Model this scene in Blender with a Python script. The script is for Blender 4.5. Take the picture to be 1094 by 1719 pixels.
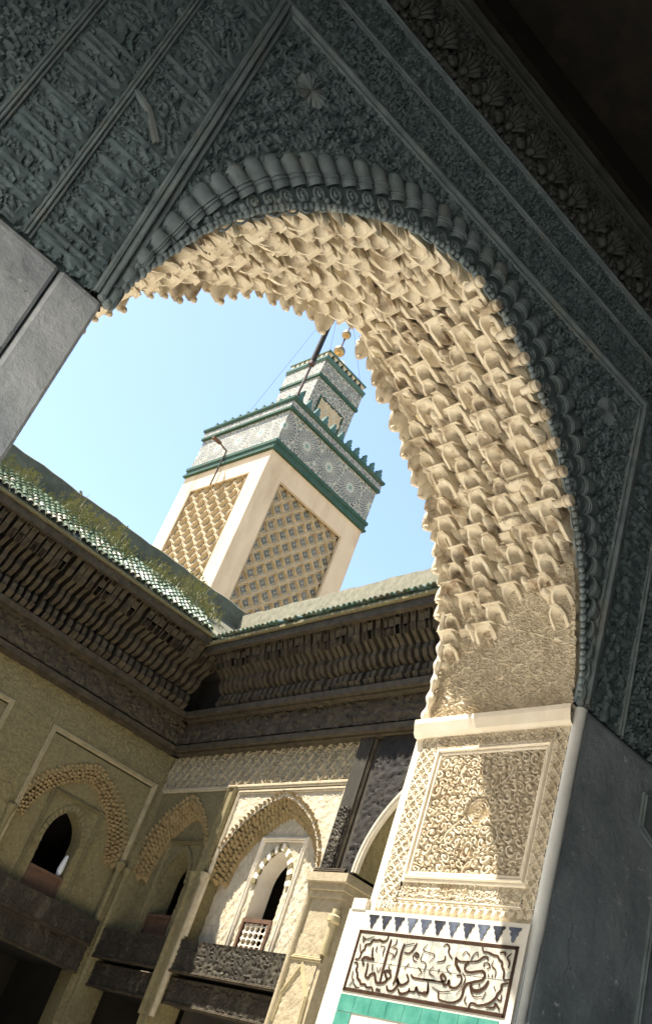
import bpy, math, random
import numpy as np
from mathutils import Matrix, Vector
random.seed(7); np.random.seed(7)
for o in list(bpy.data.objects): bpy.data.objects.remove(o)
S = bpy.context.scene
EYE = 1.65                                   # eye height; everything below is built relative to eye level, then raised

# ------------------------------------------------------------------ camera, sky, sun, exposure
cam_d = bpy.data.cameras.new('camera'); cam = bpy.data.objects.new('camera', cam_d)
S.collection.objects.link(cam); S.camera = cam
CR = [[0.690524, -0.572085, -0.442601], [-0.652336, -0.228222, -0.722753], [0.312464, 0.787803, -0.530785]]
cam.matrix_world = Matrix([CR[0]+[0], CR[1]+[0], CR[2]+[EYE], [0,0,0,1]])
cam_d.sensor_fit = 'VERTICAL'; cam_d.sensor_height = 36; cam_d.sensor_width = 24; cam_d.lens = 35.234
cam_d.clip_start = .05; cam_d.clip_end = 3000
SUN = Vector((1.0, -.88, -2.65)).normalized()   # direction the sunlight travels
W = bpy.data.worlds.new('World'); S.world = W; W.use_nodes = True
nt = W.node_tree; nt.nodes.clear()
sky = nt.nodes.new('ShaderNodeTexSky'); sky.sky_type = 'NISHITA'; sky.sun_disc = False
sky.sun_elevation = math.asin(-SUN.z); sky.sun_rotation = math.atan2(-SUN.x, -SUN.y)
sky.air_density = 1.0; sky.dust_density = 1.0; sky.ozone_density = .1; sky.altitude = 400
bg = nt.nodes.new('ShaderNodeBackground'); bg.inputs['Strength'].default_value = .10
wo = nt.nodes.new('ShaderNodeOutputWorld')
nt.links.new(sky.outputs[0], bg.inputs[0]); nt.links.new(bg.outputs[0], wo.inputs[0])
sl = bpy.data.lights.new('sun', 'SUN'); sl.energy = 5.0; sl.angle = math.radians(.53); sl.color = (1, .94, .84)
so = bpy.data.objects.new('sun', sl); S.collection.objects.link(so)
so.rotation_mode = 'QUATERNION'; so.rotation_quaternion = SUN.to_track_quat('-Z', 'Y'); so.location = (0, 0, 40)
S.view_settings.view_transform = 'Standard'; S.view_settings.look = 'None'
S.view_settings.gamma = 1; S.view_settings.use_curve_mapping = False
S.view_settings.exposure = 1.9
S.render.engine = 'CYCLES'
S.cycles.max_bounces = 10; S.cycles.diffuse_bounces = 6; S.cycles.glossy_bounces = 3
S.cycles.caustics_reflective = False; S.cycles.caustics_refractive = False

# ------------------------------------------------------------------ materials
def mat(name, a, b=None, scale=6.0, rough=.85, bump=0.0, bscale=60.0, stain=None, stain_amt=.0, stain_scale=2.5, attr=False, spec=.3, coat=0.0, metal=0.0, stretch=(1,1,1), crack=0.0, stain_lo=.52):
    m = bpy.data.materials.new(name); m.use_nodes = True
    t = m.node_tree; n = t.nodes; L = t.links; p = n['Principled BSDF']
    p.inputs['Roughness'].default_value = rough; p.inputs['Specular IOR Level'].default_value = spec
    p.inputs['Metallic'].default_value = metal
    if coat: p.inputs['Coat Weight'].default_value = coat; p.inputs['Coat Roughness'].default_value = .12
    g = n.new('ShaderNodeNewGeometry'); mp = n.new('ShaderNodeMapping'); mp.inputs['Scale'].default_value = stretch
    L.new(g.outputs['Position'], mp.inputs[0])
    def noise(sc, det=5, ro=.6):
        x = n.new('ShaderNodeTexNoise'); x.inputs['Scale'].default_value = sc; x.inputs['Detail'].default_value = det
        x.inputs['Roughness'].default_value = ro; L.new(mp.outputs[0], x.inputs['Vector']); return x.outputs['Fac']
    def ramp(f, lo, hi):
        r = n.new('ShaderNodeMapRange'); r.inputs[1].default_value = lo; r.inputs[2].default_value = hi; L.new(f, r.inputs[0]); return r.outputs[0]
    def mix(f, A, B, mode='MIX'):
        x = n.new('ShaderNodeMix'); x.data_type = 'RGBA'; x.blend_type = mode
        if isinstance(f, float): x.inputs[0].default_value = f
        else: L.new(f, x.inputs[0])
        for i, c in ((6, A), (7, B)):
            if isinstance(c, tuple): x.inputs[i].default_value = (*c, 1)
            else: L.new(c, x.inputs[i])
        return x.outputs[2]
    if attr:
        at = n.new('ShaderNodeAttribute'); at.attribute_name = 'Col'; base = at.outputs['Color']
        col = mix(ramp(noise(scale), .3, .75), base, mix(.35, base, b if b else (.5,.5,.5)))
    else:
        b = b or tuple(x*.75 for x in a)
        col = mix(ramp(noise(scale), .35, .7), a, b)
    if stain:
        f = n.new('ShaderNodeMath'); f.operation = 'MULTIPLY'; f.inputs[1].default_value = stain_amt
        L.new(ramp(noise(stain_scale, 8, .65), stain_lo, stain_lo+.18), f.inputs[0]); col = mix(f.outputs[0], col, stain)
    if crack:
        nz = n.new('ShaderNodeTexNoise'); nz.inputs['Scale'].default_value = 5; nz.inputs['Detail'].default_value = 6; L.new(mp.outputs[0], nz.inputs['Vector'])
        ad = n.new('ShaderNodeVectorMath'); ad.operation = 'MULTIPLY_ADD'; ad.inputs[1].default_value = (.28,.28,.28); L.new(nz.outputs['Color'], ad.inputs[0]); L.new(mp.outputs[0], ad.inputs[2])
        vo = n.new('ShaderNodeTexVoronoi'); vo.feature = 'DISTANCE_TO_EDGE'; vo.inputs['Scale'].default_value = 1.6; L.new(ad.outputs[0], vo.inputs['Vector'])
        ff = n.new('ShaderNodeMath'); ff.operation = 'MULTIPLY'; L.new(ramp(vo.outputs['Distance'], .011, .003), ff.inputs[0]); L.new(ramp(noise(1.7, 3), .54, .62), ff.inputs[1])
        col = mix(ff.outputs[0], col, (.20,.21,.22))
        col = mix(ramp(noise(14, 9, .75), .60, .66), col, (.66,.68,.68)); col = mix(ramp(noise(9, 9, .7), .635, .66), col, (.12,.13,.14))
    L.new(col, p.inputs['Base Color'])
    if bump:
        bm = n.new('ShaderNodeBump'); bm.inputs['Strength'].default_value = bump; bm.inputs['Distance'].default_value = .01
        L.new(noise(bscale, 6, .65), bm.inputs['Height']); L.new(bm.outputs[0], p.inputs['Normal'])
    return m
M = {}
M['stucco'] = mat('carved_cream_stucco', (.66,.58,.44), (.52,.44,.31), 8, .9, .3, 90, (.34,.22,.12), .55, 3.0)
M['stucco_pale'] = mat('pale_stucco', (.80,.72,.58), (.70,.61,.46), 5, .85, .2, 70, (.45,.34,.22), .3, 3)
M['muq'] = mat('muqarnas_stucco', (.76,.68,.52), (.64,.54,.38), 12, .9, .35, 140, (.21,.13,.065), .9, 8, stain_lo=.50)
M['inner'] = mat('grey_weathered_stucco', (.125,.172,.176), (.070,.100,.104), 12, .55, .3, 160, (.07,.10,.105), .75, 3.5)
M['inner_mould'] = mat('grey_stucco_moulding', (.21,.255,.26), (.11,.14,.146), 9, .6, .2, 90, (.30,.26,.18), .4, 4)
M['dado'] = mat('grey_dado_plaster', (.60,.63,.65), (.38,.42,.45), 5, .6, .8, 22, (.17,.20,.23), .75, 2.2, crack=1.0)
M['dado_shaded'] = mat('shaded_dado_plaster', (.30,.345,.37), (.19,.225,.245), 4, .6, .8, 22, (.12,.145,.16), .75, 2.2, crack=1.0)  # right slab's copy of the dado, darkened for the light falling off
M['bead'] = mat('white_corner_plaster', (.66,.66,.62), (.54,.55,.52), 6, .7, .15, 60)
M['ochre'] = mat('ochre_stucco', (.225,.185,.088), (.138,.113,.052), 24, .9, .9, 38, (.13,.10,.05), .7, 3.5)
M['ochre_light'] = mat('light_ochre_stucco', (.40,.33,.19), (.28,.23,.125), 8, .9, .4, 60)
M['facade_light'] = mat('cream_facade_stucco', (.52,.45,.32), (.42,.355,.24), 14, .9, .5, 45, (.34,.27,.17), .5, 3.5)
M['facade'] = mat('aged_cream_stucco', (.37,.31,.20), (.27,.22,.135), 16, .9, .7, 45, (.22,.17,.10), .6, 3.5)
M['shaded_cedar'] = mat('shade_darkened_cedar', (.075,.078,.070), (.04,.042,.038), 8, .7, .3, 60)  # cedar tone, darkened so the upper wall fades into shade
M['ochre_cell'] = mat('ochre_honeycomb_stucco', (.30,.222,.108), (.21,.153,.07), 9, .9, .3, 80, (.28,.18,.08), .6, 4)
M['wood'] = mat('weathered_cedar', (.040,.032,.020), (.020,.016,.010), 5, .8, .8, 40, (.10,.085,.055), .7, 6, stretch=(1,1,.4))
M['wood_grey'] = mat('grey_weathered_cedar', (.082,.062,.035), (.036,.027,.015), 9, .85, .9, 45, (.020,.015,.008), .8, 6)
M['wood_dark'] = mat('dark_cedar', (.020,.016,.011), (.011,.009,.006), 4, .8, .4, 40, (.04,.032,.02), .5, 5)
M['wood_red'] = mat('reddish_brown_screen_wood', (.13,.07,.04), (.08,.045,.028), 8, .7, .3, 50)
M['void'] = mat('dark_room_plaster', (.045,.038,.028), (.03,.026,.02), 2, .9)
M['marble'] = mat('courtyard_marble', (.80,.77,.71), (.72,.69,.63), 1.5, .45, .03, 30)
M['room_floor'] = mat('vestibule_marble', (.42,.43,.43), (.34,.35,.36), 1.5, .5)
M['room_wall'] = mat('vestibule_plaster', (.30,.32,.33), (.24,.26,.28), 2, .85)
M['roof_tile'] = mat('green_glazed_tile', (.045,.115,.060), (.17,.20,.125), 16, .2, .3, 40, (.34,.31,.20), .6, 10, spec=.7, coat=.8)
M['roof_tile_pale'] = mat('faded_green_tile', (.14,.19,.125), (.26,.27,.20), 16, .25, .3, 40, (.34,.31,.20), .6, 10, spec=.6, coat=.5)
M['roof_tile_brown'] = mat('worn_brown_tile', (.14,.115,.07), (.10,.13,.075), 16, .4, .3, 40, (.30,.26,.17), .6, 10)
M['parapet_shaded'] = mat('shaded_lichen_parapet', (.13,.125,.085), (.07,.07,.045), 6, .95, .5, 50, (.30,.27,.18), .6, 3)  # far parapet's shadow side put into the colour, with random paler spots
M['parapet_pale'] = mat('pale_parapet_plaster', (.25,.222,.15), (.145,.135,.085), 11, .9, .7, 50, (.24,.22,.13), .6, 3)
M['min_plaster'] = mat('minaret_plaster', (.62,.49,.33), (.53,.41,.27), 1.6, .9, .3, 25, (.36,.25,.14), .5, 1.1, stretch=(1,1,.35))
M['min_brick'] = mat('minaret_lattice_brick', (.55,.45,.30), (.44,.35,.22), 3, .9, .3, 30)
M['green'] = mat('dark_green_glaze', (.028,.066,.046), (.045,.092,.066), 5, .6, .3, 20, (.07,.07,.045), .6, 3, spec=.15)
M['teal'] = mat('teal_glaze', (.035,.095,.070), (.06,.13,.10), 5, .5, .3, 20, spec=.5)
M['teal_tile'] = mat('turquoise_green_tile', (.045,.20,.15), (.09,.28,.22), 14, .22, .1, 30, (.02,.13,.10), .6, 18, spec=.5)
M['zellij'] = mat('zellij_mosaic', (1,1,1), (.45,.42,.34), 3, .5, .12, 60, attr=True, spec=.3)
M['white_tile'] = mat('white_tile', (.64,.60,.52), (.54,.50,.42), 14, .3, .1, 40, (.42,.36,.27), .5, 9, spec=.5)
M['black_tile'] = mat('black_tile', (.016,.016,.02), (.05,.055,.075), 12, .25, .1, 50, spec=.5)
M['black_blue_tile'] = mat('blue_black_tile', (.05,.06,.09), (.14,.16,.20), 14, .25, .1, 50, spec=.5)
M['ink'] = mat('dark_brown_glaze', (.030,.016,.010), (.06,.032,.02), 20, .35)
M['iron'] = mat('dark_iron', (.05,.035,.028), (.09,.05,.035), 6, .6, spec=.4)
M['brass'] = mat('brass', (.42,.29,.13), (.30,.20,.09), 4, .35, metal=1.0)
M['dry_grass'] = mat('dry_grass', (.17,.18,.055), (.34,.28,.14), 9, .8)
M['ground'] = mat('dusty_ground', (.30,.25,.18), (.24,.20,.14), .2, .95)

# ------------------------------------------------------------------ mesh helpers
COL = S.collection
POS = {}                                        # world base of each parent
def mesh_np(name, v, f, smooth=True, colors=None):
    """v (N,3); f (M,k) array of equal-sized faces or list of faces"""
    me = bpy.data.meshes.new(name)
    if isinstance(f, np.ndarray):
        M_, k = f.shape
        me.vertices.add(len(v)); me.vertices.foreach_set('co', np.asarray(v, dtype=np.float32).ravel())
        me.loops.add(M_*k); me.loops.foreach_set('vertex_index', f.astype(np.int32).ravel())
        me.polygons.add(M_); me.polygons.foreach_set('loop_start', np.arange(0, M_*k, k, dtype=np.int32))
        me.update(calc_edges=True)
    else:
        me.from_pydata([tuple(x) for x in v], [], f); me.update()
    me.polygons.foreach_set('use_smooth', np.full(len(me.polygons), smooth, dtype=bool))
    if colors is not None:
        a = me.color_attributes.new('Col', 'FLOAT_COLOR', 'POINT')
        c = np.ones((len(v), 4), np.float32); c[:, :3] = colors; a.data.foreach_set('color', c.ravel())
    me.validate()
    if smooth: me.set_sharp_from_angle(angle=math.radians(38))
    return me
def place(o, parent, local):
    if parent is not None:
        o.parent = parent
        if not local: o.location = Vector(o.location) - POS[parent]
        POS[o] = (POS[parent] + Vector(o.location)) if not local else Vector((0,0,0))
    else: POS[o] = Vector(o.location)
def obj(name, me, m=None, parent=None, loc=(0,0,0), local=False):
    o = bpy.data.objects.new(name, me); COL.objects.link(o); o.location = loc
    if m is not None and me is not None and not me.materials: me.materials.append(M[m])
    place(o, parent, local); return o
def thing(name, label, cat, loc, group=None):
    o = bpy.data.objects.new(name, None); COL.objects.link(o); o.location = loc; POS[o] = Vector(loc)
    o.empty_display_size = .2
    tag(o, label, cat, group); return o
def tag(o, label, cat, group=None, kind=None):
    if label: o['label'] = label
    if cat: o['category'] = cat
    if group: o['group'] = group
    if kind: o['kind'] = kind
    return o
class G:
    def __init__(s): s.v = []; s.f = []
    def add(s, v, f):
        b = len(s.v); s.v += [tuple(map(float, x)) for x in v]; s.f += [tuple(i+b for i in q) for q in f]; return s
    def box(s, x0, x1, y0, y1, z0, z1):
        return s.add([(x,y,z) for x in (x0,x1) for y in (y0,y1) for z in (z0,z1)],
                     [(0,1,3,2),(4,6,7,5),(0,4,5,1),(2,3,7,6),(0,2,6,4),(1,5,7,3)])
    def hexa(s, a, b):                              # two quads a, b (4 pts each)
        return s.add(list(a)+list(b), [(3,2,1,0),(4,5,6,7),(0,1,5,4),(1,2,6,5),(2,3,7,6),(3,0,4,7)])
    def prism(s, poly, ext):
        n = len(poly); e = Vector(ext)
        a = [Vector(p) for p in poly]
        return s.add(a+[p+e for p in a], [tuple(range(n))[::-1], tuple(range(n, 2*n))]+[(i, (i+1)%n, (i+1)%n+n, i+n) for i in range(n)])
    def tube(s, path, r, n=8, caps=True):
        P = [Vector(p) for p in path]; rings = []
        for i, p in enumerate(P):
            t = (P[min(i+1, len(P)-1)]-P[max(i-1, 0)]).normalized()
            a = t.orthogonal().normalized(); b = t.cross(a)
            if rings:
                a = (pa - t*pa.dot(t)).normalized(); b = t.cross(a)
            pa = a; rr = r[i] if isinstance(r, (list, tuple)) else r
            rings.append([p+(a*math.cos(2*math.pi*k/n)+b*math.sin(2*math.pi*k/n))*rr for k in range(n)])
        f = [(i*n+k, i*n+(k+1)%n, (i+1)*n+(k+1)%n, (i+1)*n+k) for i in range(len(P)-1) for k in range(n)]
        if caps: f += [tuple(range(n))[::-1], tuple((len(P)-1)*n+k for k in range(n))]
        return s.add([q for R_ in rings for q in R_], f)
    def ball(s, c, r, nu=12, nv=8, sc=(1,1,1)):
        v = []; f = []
        for j in range(nv+1):
            th = math.pi*j/nv
            for i in range(nu):
                ph = 2*math.pi*i/nu
                v.append((c[0]+r*sc[0]*math.sin(th)*math.cos(ph), c[1]+r*sc[1]*math.sin(th)*math.sin(ph), c[2]+r*sc[2]*math.cos(th)))
        for j in range(nv):
            for i in range(nu): f.append((j*nu+i, (j+1)*nu+i, (j+1)*nu+(i+1)%nu, j*nu+(i+1)%nu))
        return s.add(v, f)
    def mesh(s, name, smooth=False): return mesh_np(name, s.v, s.f, smooth)
class Frame:                                         # a wall plane: P = O + U u + V v + N n
    def __init__(s, O, U, N): s.O = np.array(O, float); s.U = np.array(U, float); s.V = np.array((0,0,1.)); s.N = np.array(N, float)
    def p(s, u, v, n=0.0): return s.O + s.U*u + s.V*v + s.N*n
    def arr(s, u, v, n): return s.O + u[...,None]*s.U + v[...,None]*s.V + n[...,None]*s.N
FW = Frame((0,2.81,0), (1,0,0), (0,-1,0))            # inner face of the portal wall
JW = Frame((3.385,3.75,0), (0,-1,0), (-1,0,0))       # right jamb of the portal, u = 3.75-y
FF = Frame((0,14,0), (1,0,0), (0,-1,0))              # far courtyard facade
FR = Frame((7.67,14,0), (0,-1,0), (-1,0,0))          # right courtyard facade, u = 14-y
def fbox(g, F, u0, u1, v0, v1, n0, n1):
    return g.hexa([F.p(u0,v0,n0),F.p(u1,v0,n0),F.p(u1,v1,n0),F.p(u0,v1,n0)], [F.p(u0,v0,n1),F.p(u1,v0,n1),F.p(u1,v1,n1),F.p(u0,v1,n1)])
def relief(name, F, u0, u1, v0, v1, step, fn, mask=None, base=0.0, colors=None, skirt=.03):
    nu = max(2, int(round((u1-u0)/step))); nv = max(2, int(round((v1-v0)/step)))
    u = np.linspace(u0, u1, nu+1); v = np.linspace(v0, v1, nv+1); Ug, Vg = np.meshgrid(u, v)
    H = fn(Ug, Vg) + base if fn is not None else np.full(Ug.shape, base)
    P = F.arr(Ug, Vg, H).reshape(-1, 3)
    idx = np.arange((nu+1)*(nv+1)).reshape(nv+1, nu+1)
    Q = np.stack([idx[:-1,:-1], idx[:-1,1:], idx[1:,1:], idx[1:,:-1]], -1)
    if mask is not None:
        cu = .25*(Ug[:-1,:-1]+Ug[1:,1:]+Ug[:-1,1:]+Ug[1:,:-1]); cv = .25*(Vg[:-1,:-1]+Vg[1:,1:]+Vg[:-1,1:]+Vg[1:,:-1])
        Q = Q[mask(cu, cv)]
    cl = colors(Ug, Vg).reshape(-1, 3) if colors is not None else None
    return mesh_np(name, P, Q.reshape(-1, 4), True, cl)
def mould(g, F, path, prof, closed=False, n0=0.0):
    """sweep a profile [(offset, height)] along a planar path [(u,v)] with mitred corners"""
    P = [np.array(p, float) for p in path]; n = len(P); k = len(prof); V = []
    for i in range(n):
        a = P[i]-P[i-1] if (i > 0 or closed) else P[1]-P[0]
        b = P[(i+1) % n]-P[i] if (i < n-1 or closed) else P[-1]-P[-2]
        a = a/np.linalg.norm(a); b = b/np.linalg.norm(b)
        na = np.array((-a[1], a[0])); nb = np.array((-b[1], b[0])); m = na+nb; m = m/max(1e-6, m@na)/1.0 if m@na > .2 else na
        m = (na+nb)/(1+na@nb) if (1+na@nb) > .3 else na
        for o, h in prof:
            q = P[i]+m*o; V.append(F.p(q[0], q[1], n0+h))
    f = []
    for i in range(n if closed else n-1):
        j = (i+1) % n
        for t in range(k-1): f.append((i*k+t, j*k+t, j*k+t+1, i*k+t+1))
    return g.add(V, f)
RIDGE3 = [(-.034,-.02),(-.034,.012),(-.028,.02),(-.018,.02),(-.013,.010),(-.009,.024),(-.003,.032),(.003,.032),(.009,.024),(.013,.010),(.018,.02),(.028,.02),(.034,.012),(.034,-.02)]
def scaled(prof, s, h=None): return [(a*s, b*(h or s)) for a, b in prof]

# ------------------------------------------------------------------ carved patterns (heights 0..1)
def h2(i, j, k): x = np.sin(i*127.1+j*311.7+k*74.7)*43758.5453; return x-np.floor(x)
def sst(a, b, x): t = np.clip((x-a)/(b-a), 0, 1); return t*t*(3-2*t)
def warp(U, V, a, s): return (U+a*np.sin(V*s*1.3+1.7)+a*.6*np.sin(U*s*2.1+V*s*.7), V+a*np.sin(U*s*1.1+.4)+a*.6*np.sin(V*s*1.9-U*s*.9))
def near(U, V, L, seed, jit=.35):
    I = np.floor(U/L); J = np.floor(V/L); r1 = np.full(U.shape, 9e9); r2 = r1.copy(); dx = np.zeros(U.shape); dy = dx.copy(); hh = dx.copy()
    for a in (-1,0,1):
        for b in (-1,0,1):
            ii = I+a; jj = J+b
            cx = (ii+.5+.5*(jj % 2)-.25+jit*(h2(ii,jj,seed)-.5))*L; cy = (jj+.5+jit*(h2(ii,jj,seed+5)-.5))*L
            d = np.hypot(U-cx, V-cy); c = d < r1
            r2 = np.where(c, r1, np.minimum(r2, d)); r1 = np.where(c, d, r1)
            dx = np.where(c, U-cx, dx); dy = np.where(c, V-cy, dy); hh = np.where(c, h2(ii,jj,seed+9), hh)
    return r1, r2, np.arctan2(dy, dx), hh
def scroll(U, V, L, seed=1, pitch=.34, wp=.012):
    U, V = warp(U, V, wp, 1.1/L)
    r1, r2, th, hh = near(U, V, L, seed)
    sg = np.where(hh > .5, 1., -1.)
    ph = r1/(pitch*L)-sg*th/(2*np.pi)+hh
    rid = sst(.36, .64, .5+.5*np.cos(2*np.pi*ph))
    rid = np.maximum(rid, sst(.13*L, .07*L, r1))
    return rid*sst(.02*L, .12*L, r2-r1)
def vine(U, V, L, seed=1):
    a = scroll(U, V, L, seed); b = scroll(U+9.3, V+4.1, L*.55, seed+3, .42)
    return np.maximum(a, .55*b)
def q8(U, V, lam, n=4, rot=0.0):
    q = 0
    for k in range(n):
        a = k*np.pi/n+rot; q = q+np.cos(2*np.pi/lam*(U*np.cos(a)+V*np.sin(a)))
    return q/n
def girih(U, V, lam, rot=0.0, n=4):
    q = q8(U, V, lam, n, rot)
    return np.maximum(sst(.10, .02, np.abs(q-.05)), np.maximum(sst(.09,.02,np.abs(q-.52)), .8*sst(.08,.02,np.abs(q+.33))))
def lozenge(U, V, pu, pv, w=.16):
    a = np.abs((U/pu+V/pv) % 1-.5)*2; b = np.abs((U/pu-V/pv) % 1-.5)*2
    return np.maximum(sst(1-w-.12, 1-w, a), sst(1-w-.12, 1-w, b))
def calligraphy(s, t, wd, seed=3):
    """s along the band (m), t across 0..1, wd band width (m)"""
    h = .5*vine(s, t*wd, wd*.21, seed)
    per = wd*.62; i = np.floor(s/per); f = s/per-i
    for d in (0, .19, .55):
        c = .14+d+.12*(h2(i, i*0+d, seed)-.5); top = .72+.25*h2(i, i*0+d, seed+1); on = h2(i, i*0+d, seed+2) > .52
        lean = .10*(t-.5)*(h2(i, i*0, seed+4)-.3)+.02*np.sin(t*6+s*30)
        st = sst(.062, .036, np.abs(f-c-lean)*(1.25-.5*t))*sst(.10, .16, t)*sst(top+.04, top-.02, t)*on
        h = np.maximum(h, st)
    lo = scroll(s, t*wd, wd*.36, seed+7, .46, .03)*sst(.78, .55, t)
    h = np.maximum(h, .9*lo)
    base = sst(.06, .035, np.abs(t-.16-.05*np.sin(s/wd*5)))
    return np.maximum(h, .85*base)

# ------------------------------------------------------------------ arch curves (half width h at height z)
CX = 1.985
def smooth_curve(pts, n):
    P = np.array([(2*pts[0][0]-pts[1][0], 2*pts[0][1]-pts[1][1])]+list(pts)+[(-pts[-2][0], pts[-2][1])], float); out = []
    for i in range(1, len(P)-2):
        p0, p1, p2, p3 = P[i-1:i+3]
        for t in np.linspace(0, 1, 30, endpoint=False):
            out.append(.5*((2*p1)+(p2-p0)*t+(2*p0-5*p1+4*p2-p3)*t*t+(-p0+3*p1-3*p2+p3)*t**3))
    out.append(P[-2]); out = np.array(out)
    s = np.concatenate([[0], np.cumsum(np.hypot(*np.diff(out, axis=0).T))]); q = np.linspace(0, s[-1], n)
    return np.stack([np.interp(q, s, out[:,0]), np.interp(q, s, out[:,1])], 1), s[-1]
INNER = [(1.385,2.12),(1.315,2.42),(1.165,2.83),(.89,3.22),(.52,3.54),(.24,3.68),(0,3.73)]
OUTER = [(1.405,2.12),(1.395,2.50),(1.325,2.93),(1.13,3.32),(.79,3.68),(.40,3.89),(0,3.96)]
IN, LIN = smooth_curve(INNER, 241); OUT, LOUT = smooth_curve(OUTER, 241)
def half(curve, z): return np.interp(z, curve[:,1], curve[:,0])
def at_s(curve, Ltot, s):
    q = np.clip(s/Ltot, 0, 1)*240; i = np.arange(241)
    p = np.array([np.interp(q, i, curve[:,0]), np.interp(q, i, curve[:,1])])
    a = np.array([np.interp(min(q+1,240), i, curve[:,0])-np.interp(max(q-1,0), i, curve[:,0]), np.interp(min(q+1,240), i, curve[:,1])-np.interp(max(q-1,0), i, curve[:,1])])
    return p, a/np.linalg.norm(a)

# ------------------------------------------------------------------ ground, floors, vestibule shell
def struct(name, g, m, smooth=False):
    o = obj(name, g.mesh(name, smooth), m); o['kind'] = 'structure'; return o
gb = -EYE
struct('ground', G().box(-400, 400, -300, 800, gb-.3, gb-.02), 'ground')
fl = obj('courtyard_floor', None); fl['kind'] = 'structure'
g = G(); g.box(-3.73, 7.9, 3.8, 14.2, gb-.02, gb-.006); obj('joint_bed', g.mesh('joint_bed'), 'room_floor', fl)
slab = G().box(-.566, .566, -.566, .566, -.006, .012).mesh('marble_slab')
for i in range(10):
    for j in range(9):
        obj('marble_slab', slab, 'marble', fl, (-3.16+i*1.14, 4.40+j*1.14, gb))
struct('vestibule_floor', G().box(-1.15, 8.2, -4.0, 3.79, gb-.02, gb), 'room_floor')
struct('wall_back', G().box(-1.15, 8.2, -4.2, -4.0, gb, 5.7), 'room_wall')
struct('outer_bounce_floor', G().box(-10, -1.16, -9, 2.82, gb-.02, gb-.004), 'marble')  # unseen pale floor added outside to bounce light through the opening
struct('soffit_bounce_slab', G().box(.6, 3.35, 2.84, 3.79, gb-.015, gb+.015), 'marble')  # unseen white slab added to bounce sun up into the soffit
g = G(); g.box(-1.15, -1.00, -4.2, -1.8, gb, 5.7); g.box(-1.15, -1.00, -1.8, 2.83, 1.95, 5.7); g.box(-1.15, -1.00, 2.58, 2.83, gb, 1.95)   # unseen side opening, added to light the inner wall from the left
struct('wall_left', g, 'room_wall')
struct('wall_right', G().box(6.2, 6.4, -4.2, 2.83, gb, 5.7), 'void')
cl = obj('ceiling', G().box(-1.16, 8.4, -4.2, 2.83, 5.62, 5.8).mesh('ceiling'), 'wood_dark'); cl['kind'] = 'structure'
# ------------------------------------------------------------------ portal wall (inner face, dim side)
PW = thing('portal_wall', 'dim grey carved stucco wall with plain plaster dado around the large arch', 'wall', (CX, 3.28, gb))
g = G()
g.box(-3.8, CX-1.47, 2.83, 3.74, gb, 5.9); g.box(CX+1.47, 7.66, 2.83, 3.74, gb, 5.9); g.box(CX-1.47, CX+1.47, 2.83, 3.74, 4.1, 5.9)
g.box(-3.8, 7.66, 2.83, 3.74, 5.9, 7.4)
g.box(CX-1.47, CX-1.41, 2.83, 3.74, gb, 2.12)                                   # left jamb
for sg in (-1, 1):
    poly = [(CX+sg*1.47, 2.12)]+[(CX+sg*min(1.465, p[0]+.22), p[1]+.02+.20*(k/40.)) for k, p in enumerate(IN[::6])]
    poly += [(CX, 4.1), (CX+sg*1.47, 4.1)]
    P3 = [(x, 2.83, z) for x, z in poly]
    if sg > 0: P3 = P3[::-1]
    g.prism(P3, (0, .91, 0))
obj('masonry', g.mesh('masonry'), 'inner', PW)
# court side eave so the roof edge goes on round the courtyard
g = G(); g.box(-3.8, 7.0, 3.74, 4.5, 6.15, 6.35); g.box(-3.8, 7.5, 2.5, 3.85, 7.40, 7.5); obj('court_eave', g.mesh('court_eave'), 'wood', PW)
ringmask = lambda u, v: ~((np.abs(u-CX) < half(OUT, v)-.03) & (v < 3.95)) 
A0, A1, AT = .565, 3.405, 4.045        # alfiz
B0, B1, BT = .255, 3.715, 4.395
C0, C1, CT = -.02, 3.99, 4.665
Lb = 2.14
def spandrel(u, v):
    w = np.maximum(scroll(np.abs(u-CX)+.02, v, .088, 2, .34, .015), .5*scroll(np.abs(u-CX)+7.3, v, .045, 4, .5, .01))
    for sx in (-1, 1):
        d = np.hypot(u-(CX+sx*1.14), v-3.77); w = np.where(d < .085, 0, w)
    return .024*w
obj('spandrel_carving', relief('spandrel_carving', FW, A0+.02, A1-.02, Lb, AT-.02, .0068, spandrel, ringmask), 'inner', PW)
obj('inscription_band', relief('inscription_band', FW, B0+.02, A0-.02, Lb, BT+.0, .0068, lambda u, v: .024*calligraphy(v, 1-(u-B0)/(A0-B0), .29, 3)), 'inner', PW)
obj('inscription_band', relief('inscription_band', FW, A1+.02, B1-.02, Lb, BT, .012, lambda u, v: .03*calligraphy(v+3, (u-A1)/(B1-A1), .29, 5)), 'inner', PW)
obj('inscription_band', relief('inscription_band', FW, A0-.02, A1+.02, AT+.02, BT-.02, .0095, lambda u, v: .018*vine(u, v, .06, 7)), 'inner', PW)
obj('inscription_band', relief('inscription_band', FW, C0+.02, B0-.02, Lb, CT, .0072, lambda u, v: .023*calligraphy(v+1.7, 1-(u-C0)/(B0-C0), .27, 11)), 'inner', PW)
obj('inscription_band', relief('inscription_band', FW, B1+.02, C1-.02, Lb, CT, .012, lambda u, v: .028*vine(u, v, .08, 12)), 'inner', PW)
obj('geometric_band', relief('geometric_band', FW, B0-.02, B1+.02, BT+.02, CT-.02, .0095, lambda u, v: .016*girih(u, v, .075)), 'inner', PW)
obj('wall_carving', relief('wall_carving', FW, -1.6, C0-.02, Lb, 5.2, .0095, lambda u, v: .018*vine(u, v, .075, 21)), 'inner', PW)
obj('wall_carving', relief('wall_carving', FW, C1+.02, 6.6, Lb, 5.2, .014, lambda u, v: .018*vine(u, v, .085, 22)), 'inner', PW)
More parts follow.
